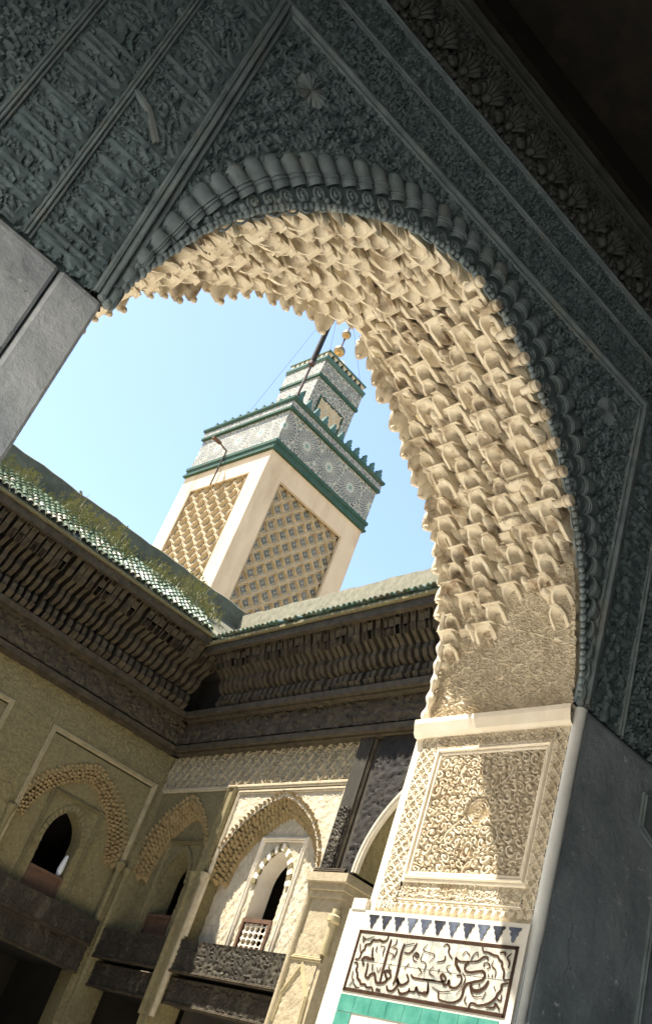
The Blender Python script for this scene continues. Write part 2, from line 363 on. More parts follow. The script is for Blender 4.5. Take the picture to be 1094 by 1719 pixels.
obj('wall_carving', relief('wall_carving', FW, C0-.02, C1+.02, CT+.02, 5.18, .013, lambda u, v: .022*vine(u, v, .075, 23)), 'shaded_cedar', PW)
for n_, (x0, x1, zt) in enumerate(((A0, A1, AT), (B0, B1, BT), (C0, C1, CT))):
    g = G(); pr = scaled(RIDGE3, 1.15 if n_ == 0 else .62)
    mould(g, FW, [(x0, Lb-.0), (x0, zt), (x1, zt), (x1, Lb-.0)], pr[::-1], n0=.008)
    obj('frame_moulding', g.mesh('frame_moulding', False), 'inner_mould', PW)
for zz, sc in ((5.20, 1.0), (5.32, .8)):
    g = G(); mould(g, FW, [(-3.7, zz), (7.6, zz)], scaled(RIDGE3, sc)[::-1], n0=.006); obj('frame_moulding', g.mesh('frame_moulding'), 'shaded_cedar', PW)
obj('frieze_board', fbox(G(), FW, -3.7, 7.6, 5.37, 5.60, -.01, .05).mesh('frieze_board'), 'wood_dark', PW)
# the broken strip in the calligraphy band
g = G()
for a, b in (((.262,2.985),(.345,2.955)),((.345,2.955),(.43,2.86))):
    a = np.array(a); b = np.array(b); d = (b-a)/np.linalg.norm(b-a); q = np.array((-d[1], d[0]))*.010
    pts = [a-q, b-q, b+q, a+q]; g.hexa([FW.p(x, z, .01) for x, z in pts], [FW.p(x, z, .030) for x, z in pts])
obj('letter_stroke', g.mesh('letter_stroke'), 'inner_mould', PW)
# scallop medallions
def shell_mesh(name, R, lobes=14):
    v = []; f = []; nr = 7; na = lobes*6
    for j in range(nr+1):
        for i in range(na+1):
            a = 2*math.pi*i/na; r = R*j/nr*(1+.06*math.cos(2*math.pi*i/6)*(j/nr))
            h = .006+.014*math.sin(math.pi*.5*j/nr)*(.5+.5*math.cos(2*math.pi*i/6)) - .008*(j/nr)**4
            v.append((r*math.cos(a), -h, r*math.sin(a)))
    for j in range(nr):
        for i in range(na): f.append((j*(na+1)+i, j*(na+1)+i+1, (j+1)*(na+1)+i+1, (j+1)*(na+1)+i))
    return mesh_np(name, v, np.array(f), True)
sm = shell_mesh('shell', .082)
for sx in (-1, 1): obj('shell', sm, 'inner_mould', PW, (CX+sx*1.14, 2.805, 3.77))
# cornice of ribbed shells
g = G(); R = .078
for k in range(7):
    a = math.pi*(.08+.84*k/6); 
    path = [(R*(.35+.65*t)*math.cos(a), -.02-.055*math.sin(t*1.5), R*(.35+.65*t)*math.sin(a)*1.25+.05) for t in (0,.35,.7,1)]
    g.tube(path, [.008,.012,.015,.012], 5)
g.ball((-.085,-.045,.02), .032, 8, 6, (1,.8,1.3)); g.ball((.085,-.045,.02), .018, 7, 5); g.ball((-.04,-.03,-.03), .018, 7, 5); g.ball((.035,-.03,-.045), .014, 7, 5); g.ball((0,-.03,.06), .03, 8, 5)
rm = g.mesh('ribbed_shell', True)
for i in range(28): obj('ribbed_shell', rm, 'shaded_cedar', PW, (-.82+i*.192, 2.80, 4.725))
# ring of lobes round the arch
g = G(); nu = 8
v = []; prof = [(.5,0),(.485,.24),(.40,.42),(.2,.50),(.05,.52)]
vs = []
for j, (y, dome) in enumerate([(-.02,1),(.035,1),(.075,1),(.098,.86),(.112,.55),(.118,.15)]):
    for i in range(nu+1):
        a = math.pi*i/nu; w = .047*(1 if j < 3 else math.sqrt(max(.05, dome)))
        vs.append((-w*math.cos(a), y, .034*dome*math.sin(a)+.004))
fs = [(j*(nu+1)+i, j*(nu+1)+i+1, (j+1)*(nu+1)+i+1, (j+1)*(nu+1)+i) for j in range(5) for i in range(nu)]
g.add(vs, [q[::-1] for q in fs])
for yy in (.012, .028):                                             # bands on the barrel
    g.tube([(-.050*math.cos(math.pi*i/8), yy, .036*math.sin(math.pi*i/8)+.004) for i in range(9)], .0045, 5, False)
plain = g.mesh('arch_lobe', True)
path = []
for i in range(26):                                                 # volute below it
    a = i*.42; r = .036*(1-i/34); path.append((r*math.cos(a), -.055+r*math.sin(a), .006+.0003*i))
g.tube(path, .0065, 5); g.ball((0,-.055,.008), .010, 7, 5)
g.tube([(-.045,-.10,.004),(-.02,-.115,.007),(.02,-.115,.007),(.045,-.10,.004)], .006, 5)
lobe = g.mesh('arch_lobe', True)
RO = obj('lobed_ring', None, None, PW, (CX, 2.80, 2.12))
NL = 23
for sg in (-1, 1):
    for k in range(NL):
        p, t = at_s(OUT, LOUT, (k+.5)*LOUT/NL)
        q, _ = at_s(IN, LIN, (k+.5)*LIN/NL)
        rad = np.array((p[0]-q[0], p[1]-q[1])); thick = np.linalg.norm(rad)
        T = Vector((sg*t[0], 0, t[1])); Rr = Vector((sg*t[1], 0, -t[0]))
        if Rr.z < 0 and k > 12: Rr = -Rr
        Zo = Vector((0,-1,0)); T = Rr.cross(Zo)
        sc = min(1.15, max(.30, (thick+.02)/.235))
        o = obj('arch_lobe', lobe if k > 5 else plain, 'inner_mould', RO)
        base = Vector((CX+sg*p[0], 2.805, p[1])) - Rr*(.112*sc)
        Mx = Matrix((( T.x*1.0, Rr.x*sc, Zo.x, base.x), (T.y, Rr.y*sc, Zo.y, base.y), (T.z, Rr.z*sc, Zo.z, base.z), (0,0,0,1)))
        o.matrix_local = Matrix.Translation(-POS[RO]) @ Mx
# strip behind the lobes and the small bead row
def curve_strip(curve_a, curve_b, y0, y1, name, n=120):
    v = []; f = []
    for i in range(n+1):
        q = i/n*480-240; sg = 1 if q >= 0 else -1; k = int(round(240-abs(q)))
        a = curve_a[k]; b = curve_b[k]
        v += [(CX+sg*a[0], y0, a[1]), (CX+sg*b[0], y1, b[1])]
    for i in range(n): f.append((2*i, 2*i+2, 2*i+3, 2*i+1))
    return mesh_np(name, v, np.array(f), True)
OUTb = OUT+np.array((.02, .02)); INb = IN+np.array((.005, .0))
obj('ring_bed', curve_strip(OUTb, INb, 2.802, 2.802, 'ring_bed'), 'inner', RO)
g = G(); nb = int(LIN/.034)
for sg in (-1, 1):
    for k in range(nb):
        p, t = at_s(IN, LIN, (k+.5)*LIN/nb); n = np.array((t[1], -t[0]))
        r = .017+.004*((k % 3) == 0)
        for off, yy in ((.012, 2.792), (.040, 2.79)):
            if off > .03 and k % 2: continue
            g.ball((CX+sg*(p[0]+n[0]*off), yy, p[1]+n[1]*off), r*(1 if off < .03 else .8), 7, 5, (1,1.0,1))
o = obj('bead_row', g.mesh('bead_row', True), 'inner_mould', RO); o['kind'] = 'stuff'
# plain dado
def dado(x0, x1, name='dado_slab', mt='dado'):
    g = G(); n = .028; zt = 2.13; e = .03
    prof = [(gb, n), (zt-e, n), (zt-e*.35, n-.006), (zt, n-.022), (zt, -.02)]
    v = []; xs = [x0, x0+.012, x1-.012, x1]
    for x in xs:
        d = .010 if x in (x0, x1) else 0
        v += [FW.p(x, z, h-d) for z, h in prof]
    f = [(i*5+j, (i+1)*5+j, (i+1)*5+j+1, i*5+j+1) for i in range(3) for j in range(4)]
    f += [(0,1,2,3,4), (15+4,15+3,15+2,15+1,15)]
    g.add(v, f); return obj(name, g.mesh(name), mt, PW)
dado(-3.6, .398); dado(.408, .578); dado(3.425, 7.5, mt='dado_shaded')
g = G(); mould(g, FW, [(7.4,2.06),(4.02,2.06),(4.02,1.99),(3.95,1.95),(3.95,1.80),(4.06,1.76),(4.14,1.76),(4.14,.3)], scaled(RIDGE3, .55)[::-1], n0=.03); obj('frame_moulding', g.mesh('frame_moulding'), 'inner_mould', PW)
g = G(); g.tube([(3.398, 2.796, gb), (3.398, 2.796, .9), (3.394, 2.793, 1.1), (3.392, 2.792, 2.11)], [.024,.024,.030,.030], 12)
obj('corner_bead', g.mesh('corner_bead', True), 'bead', PW)
g = G(); g.box(3.37, 3.424, 2.795, 2.84, gb, 1.02); obj('corner_strip', g.mesh('corner_strip'), 'dado', PW)

# ------------------------------------------------------------------ pier: carved jamb and tiled dado, lit from the courtyard
PR = thing('pier', 'sunlit stucco pier with carved arabesque panel above a calligraphy tile panel', 'pier', (3.4, 3.3, gb))
obj('core', G().box(3.418, 3.46, 2.835, 3.755, gb, 2.12).mesh('core'), 'stucco_pale', PR)
# ledge
g = G(); mould(g, JW, [(-.05, 2.065), (.95, 2.065)], [(-.045,-.02),(-.045,.03),(-.03,.045),(.02,.06),(.045,.06),(.045,-.02)][::-1], n0=0); obj('ledge', g.mesh('ledge'), 'stucco_pale', PR)
uc = .50
def jamb_panel(u, v):
    U = np.abs(u-.485); w = np.maximum(scroll(U+.013, v, .050, 4, .42, .010), .72*scroll(U+3.3, v+1.2, .031, 6, .55, .008)); w = np.maximum(w*sst(.0, .010, np.abs(U-.16*np.sin(v*9.5)**2)), .9*sst(.008, .005, np.abs(U-.16*np.sin(v*9.5)**2)))
    d = np.hypot(U, (v-1.62)*.95); ro = girih(u-.485, v-1.62, .062)
    w = np.where(d < .07, np.maximum(.9*girih(u-.485, v-1.62, .085), .5*w), w)
    for vc, rr in ((1.42, .05), (1.83, .05)):
        d = np.hypot(U*1.7, v-vc); w = np.where(d < rr, np.maximum(sst(.008,.004,np.abs(d-rr*.8)), sst(.4*rr, .3*rr, d)), w)
    return .042*w
obj('arabesque_panel', relief('arabesque_panel', JW, .155, .835, 1.30, 1.93, .0034, jamb_panel, base=-.030), 'stucco', PR)
obj('border_carving', relief('border_carving', JW, .0, .125, 1.13, 2.02, .0045, lambda u, v: .016*np.maximum(vine(u, v, .032, 6), lozenge(u, v, .06, .06))), 'stucco', PR)
obj('border_carving', relief('border_carving', JW, .865, .935, 1.13, 2.02, .0045, lambda u, v: .018*np.maximum(lozenge(u, v, .05, .06), .6*vine(u, v, .03, 14))), 'stucco', PR)
obj('border_carving', relief('border_carving', JW, .125, .865, 1.945, 2.02, .0045, lambda u, v: .018*vine(u, v, .034, 8)), 'stucco', PR)
obj('inscription', relief('inscription', JW, .13, .86, 1.185, 1.272, .0042, lambda u, v: .014*np.maximum(calligraphy(-u, (v-1.19)/.08, .08, 9), 0)), 'stucco', PR)
obj('lozenge_band', relief('lozenge_band', JW, .0, .935, 1.115, 1.178, .005, lambda u, v: .016*(1-sst(.5,.8,np.maximum(np.abs((u/.047)%1-.5)*2, np.abs((v-1.147)/.026))+.25*np.sin(2*np.pi*(u/.047-(v-1.147)/.05))))*1.0), 'stucco', PR)
for (a, b, c, d, s_) in ((.145,.845,1.288,1.938,.75),(.125,.87,1.278,1.95,.35),(.012,.925,1.182,2.01,.35)):
    g = G(); mould(g, JW, [(a,c),(a,d),(b,d),(b,c)], scaled(RIDGE3, s_), closed=True, n0=.0); obj('panel_moulding', g.mesh('panel_moulding'), 'stucco_pale', PR)
# outer court-side edge of the pier
g = G(); g.box(3.374, 3.46, 3.752, 3.80, 1.115, 2.03); obj('edge_strip', g.mesh('edge_strip'), 'stucco_pale', PR)
g = G(); g.box(3.352, 3.46, 2.80, 3.90, gb, 1.108); g.box(3.347, 3.46, 3.79, 3.885, 1.108, 1.16); obj('tiled_dado', g.mesh('tiled_dado'), 'white_tile', PR)
TX = 3.352
# stepped merlon tiles
mg = []
def merlon(name, w, h, n=3):
    pts = []; L_ = []
    for k in range(n):
        ww = w*.5*(1-.34*k); z0 = -k*h/n; z1 = -(k+1)*h/n
        L_ += [(ww*.98, z0), (ww, z0-h/n*.45), (ww*.45, z1+.0005)]
    pts = [(-a, b) for a, b in L_]+[(a, b) for a, b in L_[::-1]]
    return G().prism([(0, a, b) for a, b in pts], (-.0022, 0, 0)).mesh(name)
m1 = merlon('merlon_tile', .066, .062); m1.materials.append(M['black_tile']); m2 = m1.copy(); m2.materials.clear(); m2.materials.append(M['black_blue_tile'])
for i in range(11): obj('merlon_tile', m2 if i in (3,4,6,8,10) else m1, None, PR, (TX-.0005, 3.715-i*.0845, 1.088))
TP = obj('calligraphy_panel', None, None, PR, (TX, 3.3, .738))
g = G()
for a, b, c, d in ((3.775,2.838,1.000,1.014),(3.775,2.838,.738,.752),(3.785,3.770,.738,1.014),(2.846,2.832,.738,1.014)):
    g.box(TX-.0030, TX+.001, b, a, c, d)
obj('tile_border', g.mesh('tile_border'), 'ink', TP)
FT = Frame((TX-.0017, 0, 0), (0,-1,0), (-1,0,0))
def tile_print(U, V):
    a = scroll(U, V, .055, 41, .50, .010); b = scroll(U+1.1, V+.7, .085, 43, .62, .02); n_ = .5+.5*np.sin(U*23+1.3*np.sin(V*31))*np.cos(V*19+U*7)
    c = np.array((.53,.50,.41))*np.ones(U.shape+(1,)); c = np.where((n_ > .62)[...,None], np.array((.30,.31,.27)), c)
    return np.where((np.maximum(a*(a < .98), 0) > .55)[...,None] & (h2(np.floor(U/.06), np.floor(V/.06), 2) > .25)[...,None], np.array((.22,.19,.15)), np.where((b > .8)[...,None], np.array((.42,.39,.32)), c))
for i in range(6):
    for j in range(2): obj('panel_tile', relief('panel_tile', FT, -3.691+i*.1545-.0762, -3.691+i*.1545+.0762, .815+j*.1235-.060, .815+j*.1235+.060, .0026, None, colors=tile_print), 'zellij', TP)
STROKES = [(0.0064,[(3.586,1.002),(3.583,0.988),(3.592,0.975),(3.614,0.972),(3.634,0.978),(3.649,0.973),(3.673,0.973),(3.683,0.962),(3.688,0.954),(3.715,0.948),(3.714,0.93),(3.728,0.915),(3.729,0.897),(3.738,0.882),(3.758,0.88)]),(0.0068,[(3.76,0.864),(3.739,0.864),(3.73,0.851),(3.732,0.834),(3.716,0.82),(3.708,0.801),(3.685,0.788),(3.674,0.776),(3.648,0.777),(3.632,0.767),(3.604,0.769),(3.592,0.764),(3.586,0.746)]),(0.0038,[(3.752,0.985),(3.72,0.973),(3.674,0.989)]),(0.0038,[(3.747,0.979),(3.736,0.96),(3.728,0.977)]),(0.0038,[(3.753,0.951),(3.74,0.916)]),(0.0038,[(3.75,0.828),(3.741,0.794),(3.726,0.788),(3.748,0.762)]),(0.0042,[(3.724,0.776),(3.699,0.76),(3.675,0.759)]),(0.0076,[(3.559,0.986),(3.561,0.939),(3.561,0.885),(3.56,0.839),(3.558,0.794)]),(0.0076,[(3.668,0.871),(3.662,0.837),(3.661,0.814),(3.638,0.807),(3.632,0.821),(3.607,0.829),(3.591,0.806),(3.575,0.792),(3.537,0.796),(3.521,0.813),(3.544,0.841),(3.53,0.85),(3.5,0.83),(3.521,0.811)]),(0.0093,[(3.715,0.878),(3.697,0.892),(3.667,0.889),(3.631,0.888)]),(0.0059,[(3.663,0.942),(3.654,0.907),(3.638,0.889)]),(0.0051,[(3.703,0.864),(3.69,0.861),(3.707,0.879)]),(0.0076,[(3.47,0.974),(3.474,0.931),(3.47,0.878),(3.468,0.819),(3.476,0.796)]),(0.0076,[(3.511,0.788),(3.499,0.771),(3.47,0.769),(3.451,0.787),(3.446,0.803),(3.459,0.823),(3.434,0.8),(3.408,0.803),(3.389,0.823),(3.409,0.847)]),(0.0076,[(3.437,0.781),(3.42,0.765),(3.394,0.766),(3.372,0.778),(3.372,0.792)]),(0.0068,[(3.372,0.778),(3.336,0.782),(3.333,0.8),(3.315,0.781),(3.294,0.78),(3.263,0.779),(3.271,0.821)]),(0.0038,[(3.524,0.989),(3.522,0.969),(3.547,0.948)]),(0.0038,[(3.536,0.949),(3.506,0.944),(3.513,0.905)]),(0.0059,[(3.383,0.85),(3.367,0.837),(3.335,0.835),(3.284,0.836),(3.236,0.838)]),(0.0051,[(3.459,0.936),(3.426,0.935),(3.406,0.956),(3.395,0.984)]),(0.0034,[(3.465,0.966),(3.409,0.979)]),(0.0042,[(3.364,0.93),(3.383,0.935),(3.384,0.924),(3.367,0.922),(3.366,0.933),(3.385,0.941),(3.398,0.926),(3.389,0.909),(3.365,0.903)]),(0.0034,[(3.635,0.952),(3.638,0.932),(3.628,0.921)]),(0.0034,[(3.617,0.95),(3.587,0.948),(3.589,0.925),(3.584,0.906)]),(0.0042,[(3.636,0.87),(3.626,0.84)]),(0.0038,[(3.409,0.892),(3.432,0.867)]),(0.0085,[(3.572,0.765),(3.542,0.762)]),(0.003,[(3.574,0.861),(3.587,0.837),(3.602,0.858)]),(0.003,[(3.515,0.882),(3.531,0.865),(3.502,0.849)]),(0.003,[(3.344,0.946),(3.348,0.912),(3.312,0.901),(3.314,0.864)]),(0.003,[(3.352,0.882),(3.324,0.863),(3.339,0.847)]),(0.003,[(3.33,0.981),(3.348,0.957),(3.302,0.946)]),(0.003,[(3.556,0.928),(3.519,0.919),(3.526,0.896)]),(0.0067,[(3.305,0.835),(3.248,0.836),(3.191,0.837),(3.18,0.854),(3.202,0.868),(3.209,0.857),(3.192,0.84),(3.179,0.826),(3.162,0.832),(3.159,0.848),(3.148,0.825),(3.125,0.82),(3.105,0.826),(3.092,0.847),(3.097,0.87),(3.124,0.869)]),(0.0057,[(3.073,0.93),(3.027,0.939),(3.0,0.957),(2.979,0.957),(2.979,0.947)]),(0.0067,[(3.153,0.941),(3.121,0.928),(3.073,0.93),(3.089,0.915),(3.083,0.895),(3.055,0.89),(3.014,0.898),(2.989,0.901),(2.974,0.887),(2.984,0.866),(3.022,0.855),(3.061,0.841),(3.07,0.818),(3.069,0.799),(3.078,0.779),(3.111,0.763),(3.155,0.762),(3.191,0.769),(3.202,0.796)]),(0.0095,[(3.03,0.844),(3.034,0.834),(3.018,0.822),(2.986,0.824),(2.961,0.842),(2.948,0.868)]),(0.0086,[(3.15,0.941),(3.139,0.914),(3.107,0.885)]),(0.0033,[(3.067,0.931),(3.059,0.958),(3.04,0.973),(3.032,0.956)]),(0.0048,[(3.237,0.979),(3.221,0.991),(3.201,0.982),(3.198,0.958),(3.168,0.934)]),(0.0057,[(3.021,1.001),(3.01,0.98),(2.98,0.977),(2.951,0.969),(2.93,0.967),(2.918,0.955),(2.9,0.945),(2.896,0.929),(2.881,0.912),(2.876,0.885),(2.864,0.879),(2.845,0.883)]),(0.0067,[(2.846,0.868),(2.865,0.864),(2.878,0.859),(2.876,0.84),(2.889,0.823),(2.894,0.808),(2.91,0.791),(2.936,0.777),(2.975,0.768),(2.997,0.773),(3.017,0.771),(3.022,0.751)]),(0.0057,[(2.923,0.982),(2.898,0.984),(2.889,0.969)]),(0.0043,[(2.86,0.983),(2.878,0.966),(2.863,0.948),(2.862,0.925)]),(0.0057,[(2.933,0.766),(2.894,0.771),(2.888,0.786),(2.862,0.764)]),(0.0043,[(2.868,0.822),(2.867,0.8),(2.888,0.805)]),(0.0086,[(2.958,0.886),(2.952,0.887)]),(0.0086,[(2.938,0.887),(2.932,0.887)]),(0.0048,[(2.996,0.846),(2.985,0.846)]),(0.0038,[(2.971,0.911),(2.958,0.92),(2.967,0.934),(2.988,0.932),(2.988,0.917)]),(0.0057,[(3.274,0.828),(3.26,0.789),(3.287,0.786)]),(0.0043,[(3.211,0.944),(3.212,0.923),(3.251,0.912)]),(0.0038,[(3.225,0.885),(3.232,0.873)]),(0.0029,[(3.245,0.811),(3.189,0.797),(3.126,0.808)]),(0.0029,[(3.032,0.819),(3.005,0.799),(2.965,0.803)]),(0.0029,[(2.945,0.948),(2.95,0.928),(2.924,0.911),(2.92,0.881)]),(0.0029,[(3.31,0.948),(3.272,0.939),(3.296,0.907)]),(0.0029,[(3.171,0.911),(3.188,0.893),(3.153,0.872)]),(0.0029,[(3.097,0.886),(3.074,0.865),(3.08,0.833),(3.104,0.791)]),(0.0029,[(2.95,0.824),(2.961,0.792)]),(0.0029,[(2.917,0.851),(2.902,0.833)]),(0.0033,[(3.047,0.798),(3.051,0.778),(3.031,0.765)]),(0.0029,[(3.262,0.894),(3.282,0.868),(3.242,0.851)]),(0.0029,[(3.118,0.952),(3.102,0.97),(3.075,0.956)])]
g = G()
for w, pts in STROKES:
    P = [np.array(p) for p in pts]
    if len(P) > 2:
        Q = []
        PP = [2*P[0]-P[1]]+P+[2*P[-1]-P[-2]]
        for i in range(1, len(PP)-2):
            for t in (0, .25, .5, .75):
                p0, p1, p2, p3 = PP[i-1:i+3]; Q.append(.5*((2*p1)+(p2-p0)*t+(2*p0-5*p1+4*p2-p3)*t*t+(-p0+3*p1-3*p2+p3)*t**3))
        Q.append(P[-1]); P = Q
    v = []; n = len(P)
    for i, p in enumerate(P):
        d = P[min(i+1, n-1)]-P[max(i-1, 0)]; d = d/(np.linalg.norm(d)+1e-9)
        ww = w*.66*(.75+.45*math.sin(math.pi*min(1, (i+.6)/n)))*(1.0+.25*abs(d[1]))
        q = np.array((-d[1], d[0]))*ww
        v += [(TX-.0042, *(p+q)), (TX-.0042, *(p-q))]
    g.add(v, [(2*i, 2*i+1, 2*i+3, 2*i+2) for i in range(n-1)])
obj('calligraphy_strokes', g.mesh('calligraphy_strokes'), 'ink', TP)
tt = G().box(-.003, .001, -.0505, .0505, -.036, .036).mesh('green_tile')
for i in range(9): obj('green_tile', tt, 'teal_tile', PR, (TX, 3.735-i*.1035, .688))
tb = G().box(-.003, .001, -.0505, .0505, -.12, .12).mesh('green_tile')
obj('green_tile', tb, 'teal_tile', PR, (TX, 3.735, .528))
zz = G().prism([(0,-.020,-.05),(0,-.012,.045),(0,.012,.045),(0,.020,-.05)], (-.0025,0,0)).mesh('zigzag_tile')
for i in range(16): obj('zigzag_tile', zz, 'black_tile', PR, (TX-.0005, 3.645-i*.052, .56))

# ------------------------------------------------------------------ muqarnas soffit
MQ = thing('muqarnas_arch', 'cream honeycomb stucco vaulting lining the underside of the large arch', 'arch', (CX, 3.28, 2.12))
def lathe_half(g, prof, n=8, a0=-1.45, a1=1.45, sy=1.0):
    """rings of (z, radius, x centre) swept round the front half"""
    v = []
    for z, r, x in prof:
        for i in range(n+1):
            a = a0+(a1-a0)*i/n; v.append((x+r*math.cos(a), r*sy*math.sin(a), z))
    g.add(v, [(j*(n+1)+i, j*(n+1)+i+1, (j+1)*(n+1)+i+1, (j+1)*(n+1)+i) for j in range(len(prof)-1) for i in range(n)])
def cell_niche(name, ribs=0, tall=.50, rnd_head=True):
    """unit niche block: x inward 0..1, y -.5...5, z 0..1 ; arched hollow between two slim legs, cap strip on top"""
    na = 14; O = []
    for i in range(na+1):
        t = i/na
        if t < .2: O.append((-.36, -.05+t/.2*(tall+.05)))
        elif t > .8: O.append((.36, -.05+(1-t)/.2*(tall+.05)))
        else: a = math.pi*(1-(t-.2)/.6); O.append((.36*math.cos(a), tall+.36*math.sin(a)))
    xf = lambda z: .30+.66*max(0, z)**.8
    n = na+1; v = []; f = []
    rings = [(1.0,.03),(.93,.03),(.90,-.10),(.86,-.45),(.60,-.72),(.25,-.82),(.0,-.84)]
    for r, (s_, d) in enumerate(rings):
        for k, (y, z) in enumerate(O):
            zz = z if r < 2 else (z*(.30+.70*s_) if z > 0 else z)
            w = 1+(ribs*.14*math.cos(k*math.pi) if 2 < r < 6 else 0)
            v.append((max(-.04, xf(zz)+d*w*(.35+.65*min(1, max(0, z)/.5))), y*s_, zz))
    for r in range(len(rings)-1):
        for i in range(na): f.append((r*n+i+1, r*n+i, (r+1)*n+i, (r+1)*n+i+1))
    b = len(v)
    outl = [(max(-.5, min(.5, y*1.40)), (min(.97, tall+(z-tall)*1.26) if rnd_head and z > tall else (.92 if z > tall+.16 else z))) for y, z in O]
    for (y, z) in outl: v.append((xf(z)-.02, y, z))
    for i in range(na): f.append((i, i+1, b+i+1, b+i))
    c = len(v)
    for (y, z) in outl: v.append((-.1, y, z))
    for i in range(na): f.append((b+i, b+i+1, c+i+1, c+i))
    for q in (0, na): f.append((q, b+q, c+q) if q else (b+q, q, c+q))
    g = G(); g.add(v, f); hwc = .24 if rnd_head else .51
    g.box(-.1, .99, -hwc, hwc, .925, .975); g.box(-.1, .92, -hwc*.9, hwc*.9, .975, 1.03)
    return g.mesh(name, True)
def cell_cavetto(name, fold=0.0):
    """prism with a hollow-curved front, upright fillet and cap; fold > 0 makes it stand edge-on"""
    nz = 8; nu = 4; v = []; f = []
    for j in range(nz+1):
        t = j/nz; x = .06+.80*(1-math.cos(min(1, t/.82)*math.pi/2)) if t < .82 else .86
        for i in range(nu+1):
            q = i/nu*2-1; v.append((x*(1-fold*abs(q))+(.10*fold if t > .3 else 0)-.05*(1-abs(q))*(fold == 0)*math.sin(t*math.pi), .5*q*(.35+.65*min(1, t/.5)), t-.06))
    for j in range(nz):
        for i in range(nu): f.append((j*(nu+1)+i+1, j*(nu+1)+i, (j+1)*(nu+1)+i, (j+1)*(nu+1)+i+1))
    g = G(); g.add(v, f)
    for i in (0, nu):
        L_ = [v[j*(nu+1)+i] for j in range(nz+1)]; B_ = [(-.1, p[1], p[2]) for p in L_]
        g.add(L_+B_, [(j, j+1, nz+2+j, nz+1+j) if i else (j+1, j, nz+1+j, nz+2+j) for j in range(nz)])
    top = [v[nz*(nu+1)+i] for i in range(nu+1)]
    g.add([(p[0]+.06, p[1]*1.04, .93) for p in top]+[(p[0]+.06, p[1]*1.04, 1.0) for p in top], [(i+1, i, nu+1+i, nu+2+i) for i in range(nu)])
    g.add([(p[0]+.06, p[1]*1.04, .93) for p in top]+[(-.1,.52,.93),(-.1,-.52,.93)], [tuple(range(nu+3))])
    return g.mesh(name, True)
def cell_bulb(name):
    g = G()
    lathe_half(g, [(-.30,.02,.02),(-.12,.16,.05),(.10,.27,.13),(.32,.34,.24),(.50,.37,.33),(.52,.46,.36),(.66,.50,.41),(.80,.47,.43),(.90,.36,.42),(.96,.18,.40)], 10, -1.9, 1.9)
    g.box(.05, .82, -.20, .20, .94, 1.02)
    return g.mesh(name, True)
def cell_barrel(name, seed):
    """broad bracket with a bulging carved front and a cap strip"""
    nu = 16; nv = 12; u = np.linspace(-.5,.5,nu+1); z = np.linspace(.0,1,nv+1); U, Z = np.meshgrid(u, z)
    X = np.where(Z < .45, .12+.42*(Z/.45)**1.3, .54+.34*np.sin(np.pi*np.clip((Z-.45)/.55, 0, 1))**.7)*(1-.16*(U*2)**4)
    pat = girih(U*1.0+seed, Z*1.0, .27); X = X+.10*pat*((np.abs(U) < .40) & (Z > .42) & (Z < .92))
    X = np.where(np.abs(np.abs(U)-.44) < .035, X+.06*(Z > .3), X)
    P = np.stack([X, U, Z], -1).reshape(-1,3).tolist(); idx = np.arange((nu+1)*(nv+1)).reshape(nv+1, nu+1)
    f = np.stack([idx[:-1,1:], idx[:-1,:-1], idx[1:,:-1], idx[1:,1:]], -1).reshape(-1,4).tolist()
    g = G(); g.add(P, f); g.box(.0, .80, -.51, .51, .965, 1.01); g.box(.0, .88, -.52, .52, 1.03, 1.07)
    for sy in (-1, 1):
        g.add([(X[k,0 if sy < 0 else -1], sy*.5, z[k]) for k in range(nv+1)]+[(-.1, sy*.5, 1), (-.1, sy*.5, 0)], [tuple(range(nv+3)) if sy > 0 else tuple(range(nv+3))[::-1]])
    lathe_half(g, [(-.30,.01,.0),(-.12,.10,.03),(.05,.16,.08)], 6)
    return g.mesh(name, True)
CM = {'n': cell_niche('muqarnas_cell'), 'N': cell_niche('muqarnas_cell', 0, .46, False), 'c': cell_cavetto('muqarnas_cell'), 'f': cell_cavetto('muqarnas_cell', .62), 'd': cell_bulb('muqarnas_cell'), 'k': cell_barrel('muqarnas_cell', 0.0), 'l': cell_barrel('muqarnas_cell', .37)}
for m_ in CM.values(): m_.materials.append(M['muq'])
SF = obj('soffit', None, None, MQ, (CX, 3.28, 2.12))
def frame_at(sg, s):
    p, t = at_s(IN, LIN, s); kb = .42 if sg > 0 else .62; up = kb*t+(1-kb)*np.array((0,1.0)); up /= np.linalg.norm(up)
    T = np.array((sg*up[0], up[1])); inw = np.array((-sg*up[1], up[0]))
    nrm = np.array((sg*t[1], -t[0]))                                     # outward normal of the curve
    return np.array((CX+sg*p[0], p[1])), T, inw, nrm
Y0, Y1 = 2.850, 3.765
rnd = random.Random(5)
def zstart(y): return 2.37+.33*max(0, 1-abs(y-3.18)/.40)
cells = []
nt_ = 24; step = (LIN-.16)/nt_
WD = {'n':1.3,'N':1.5,'d':.78,'c':.85,'f':.85,'k':1.8,'l':1.8}
PATS = ['NfnfdNfnf','dncNfdnfNd','fNdfncfNfn','nfcNdfldcN','NdfnfNcdfn','fncdNfnkfd']
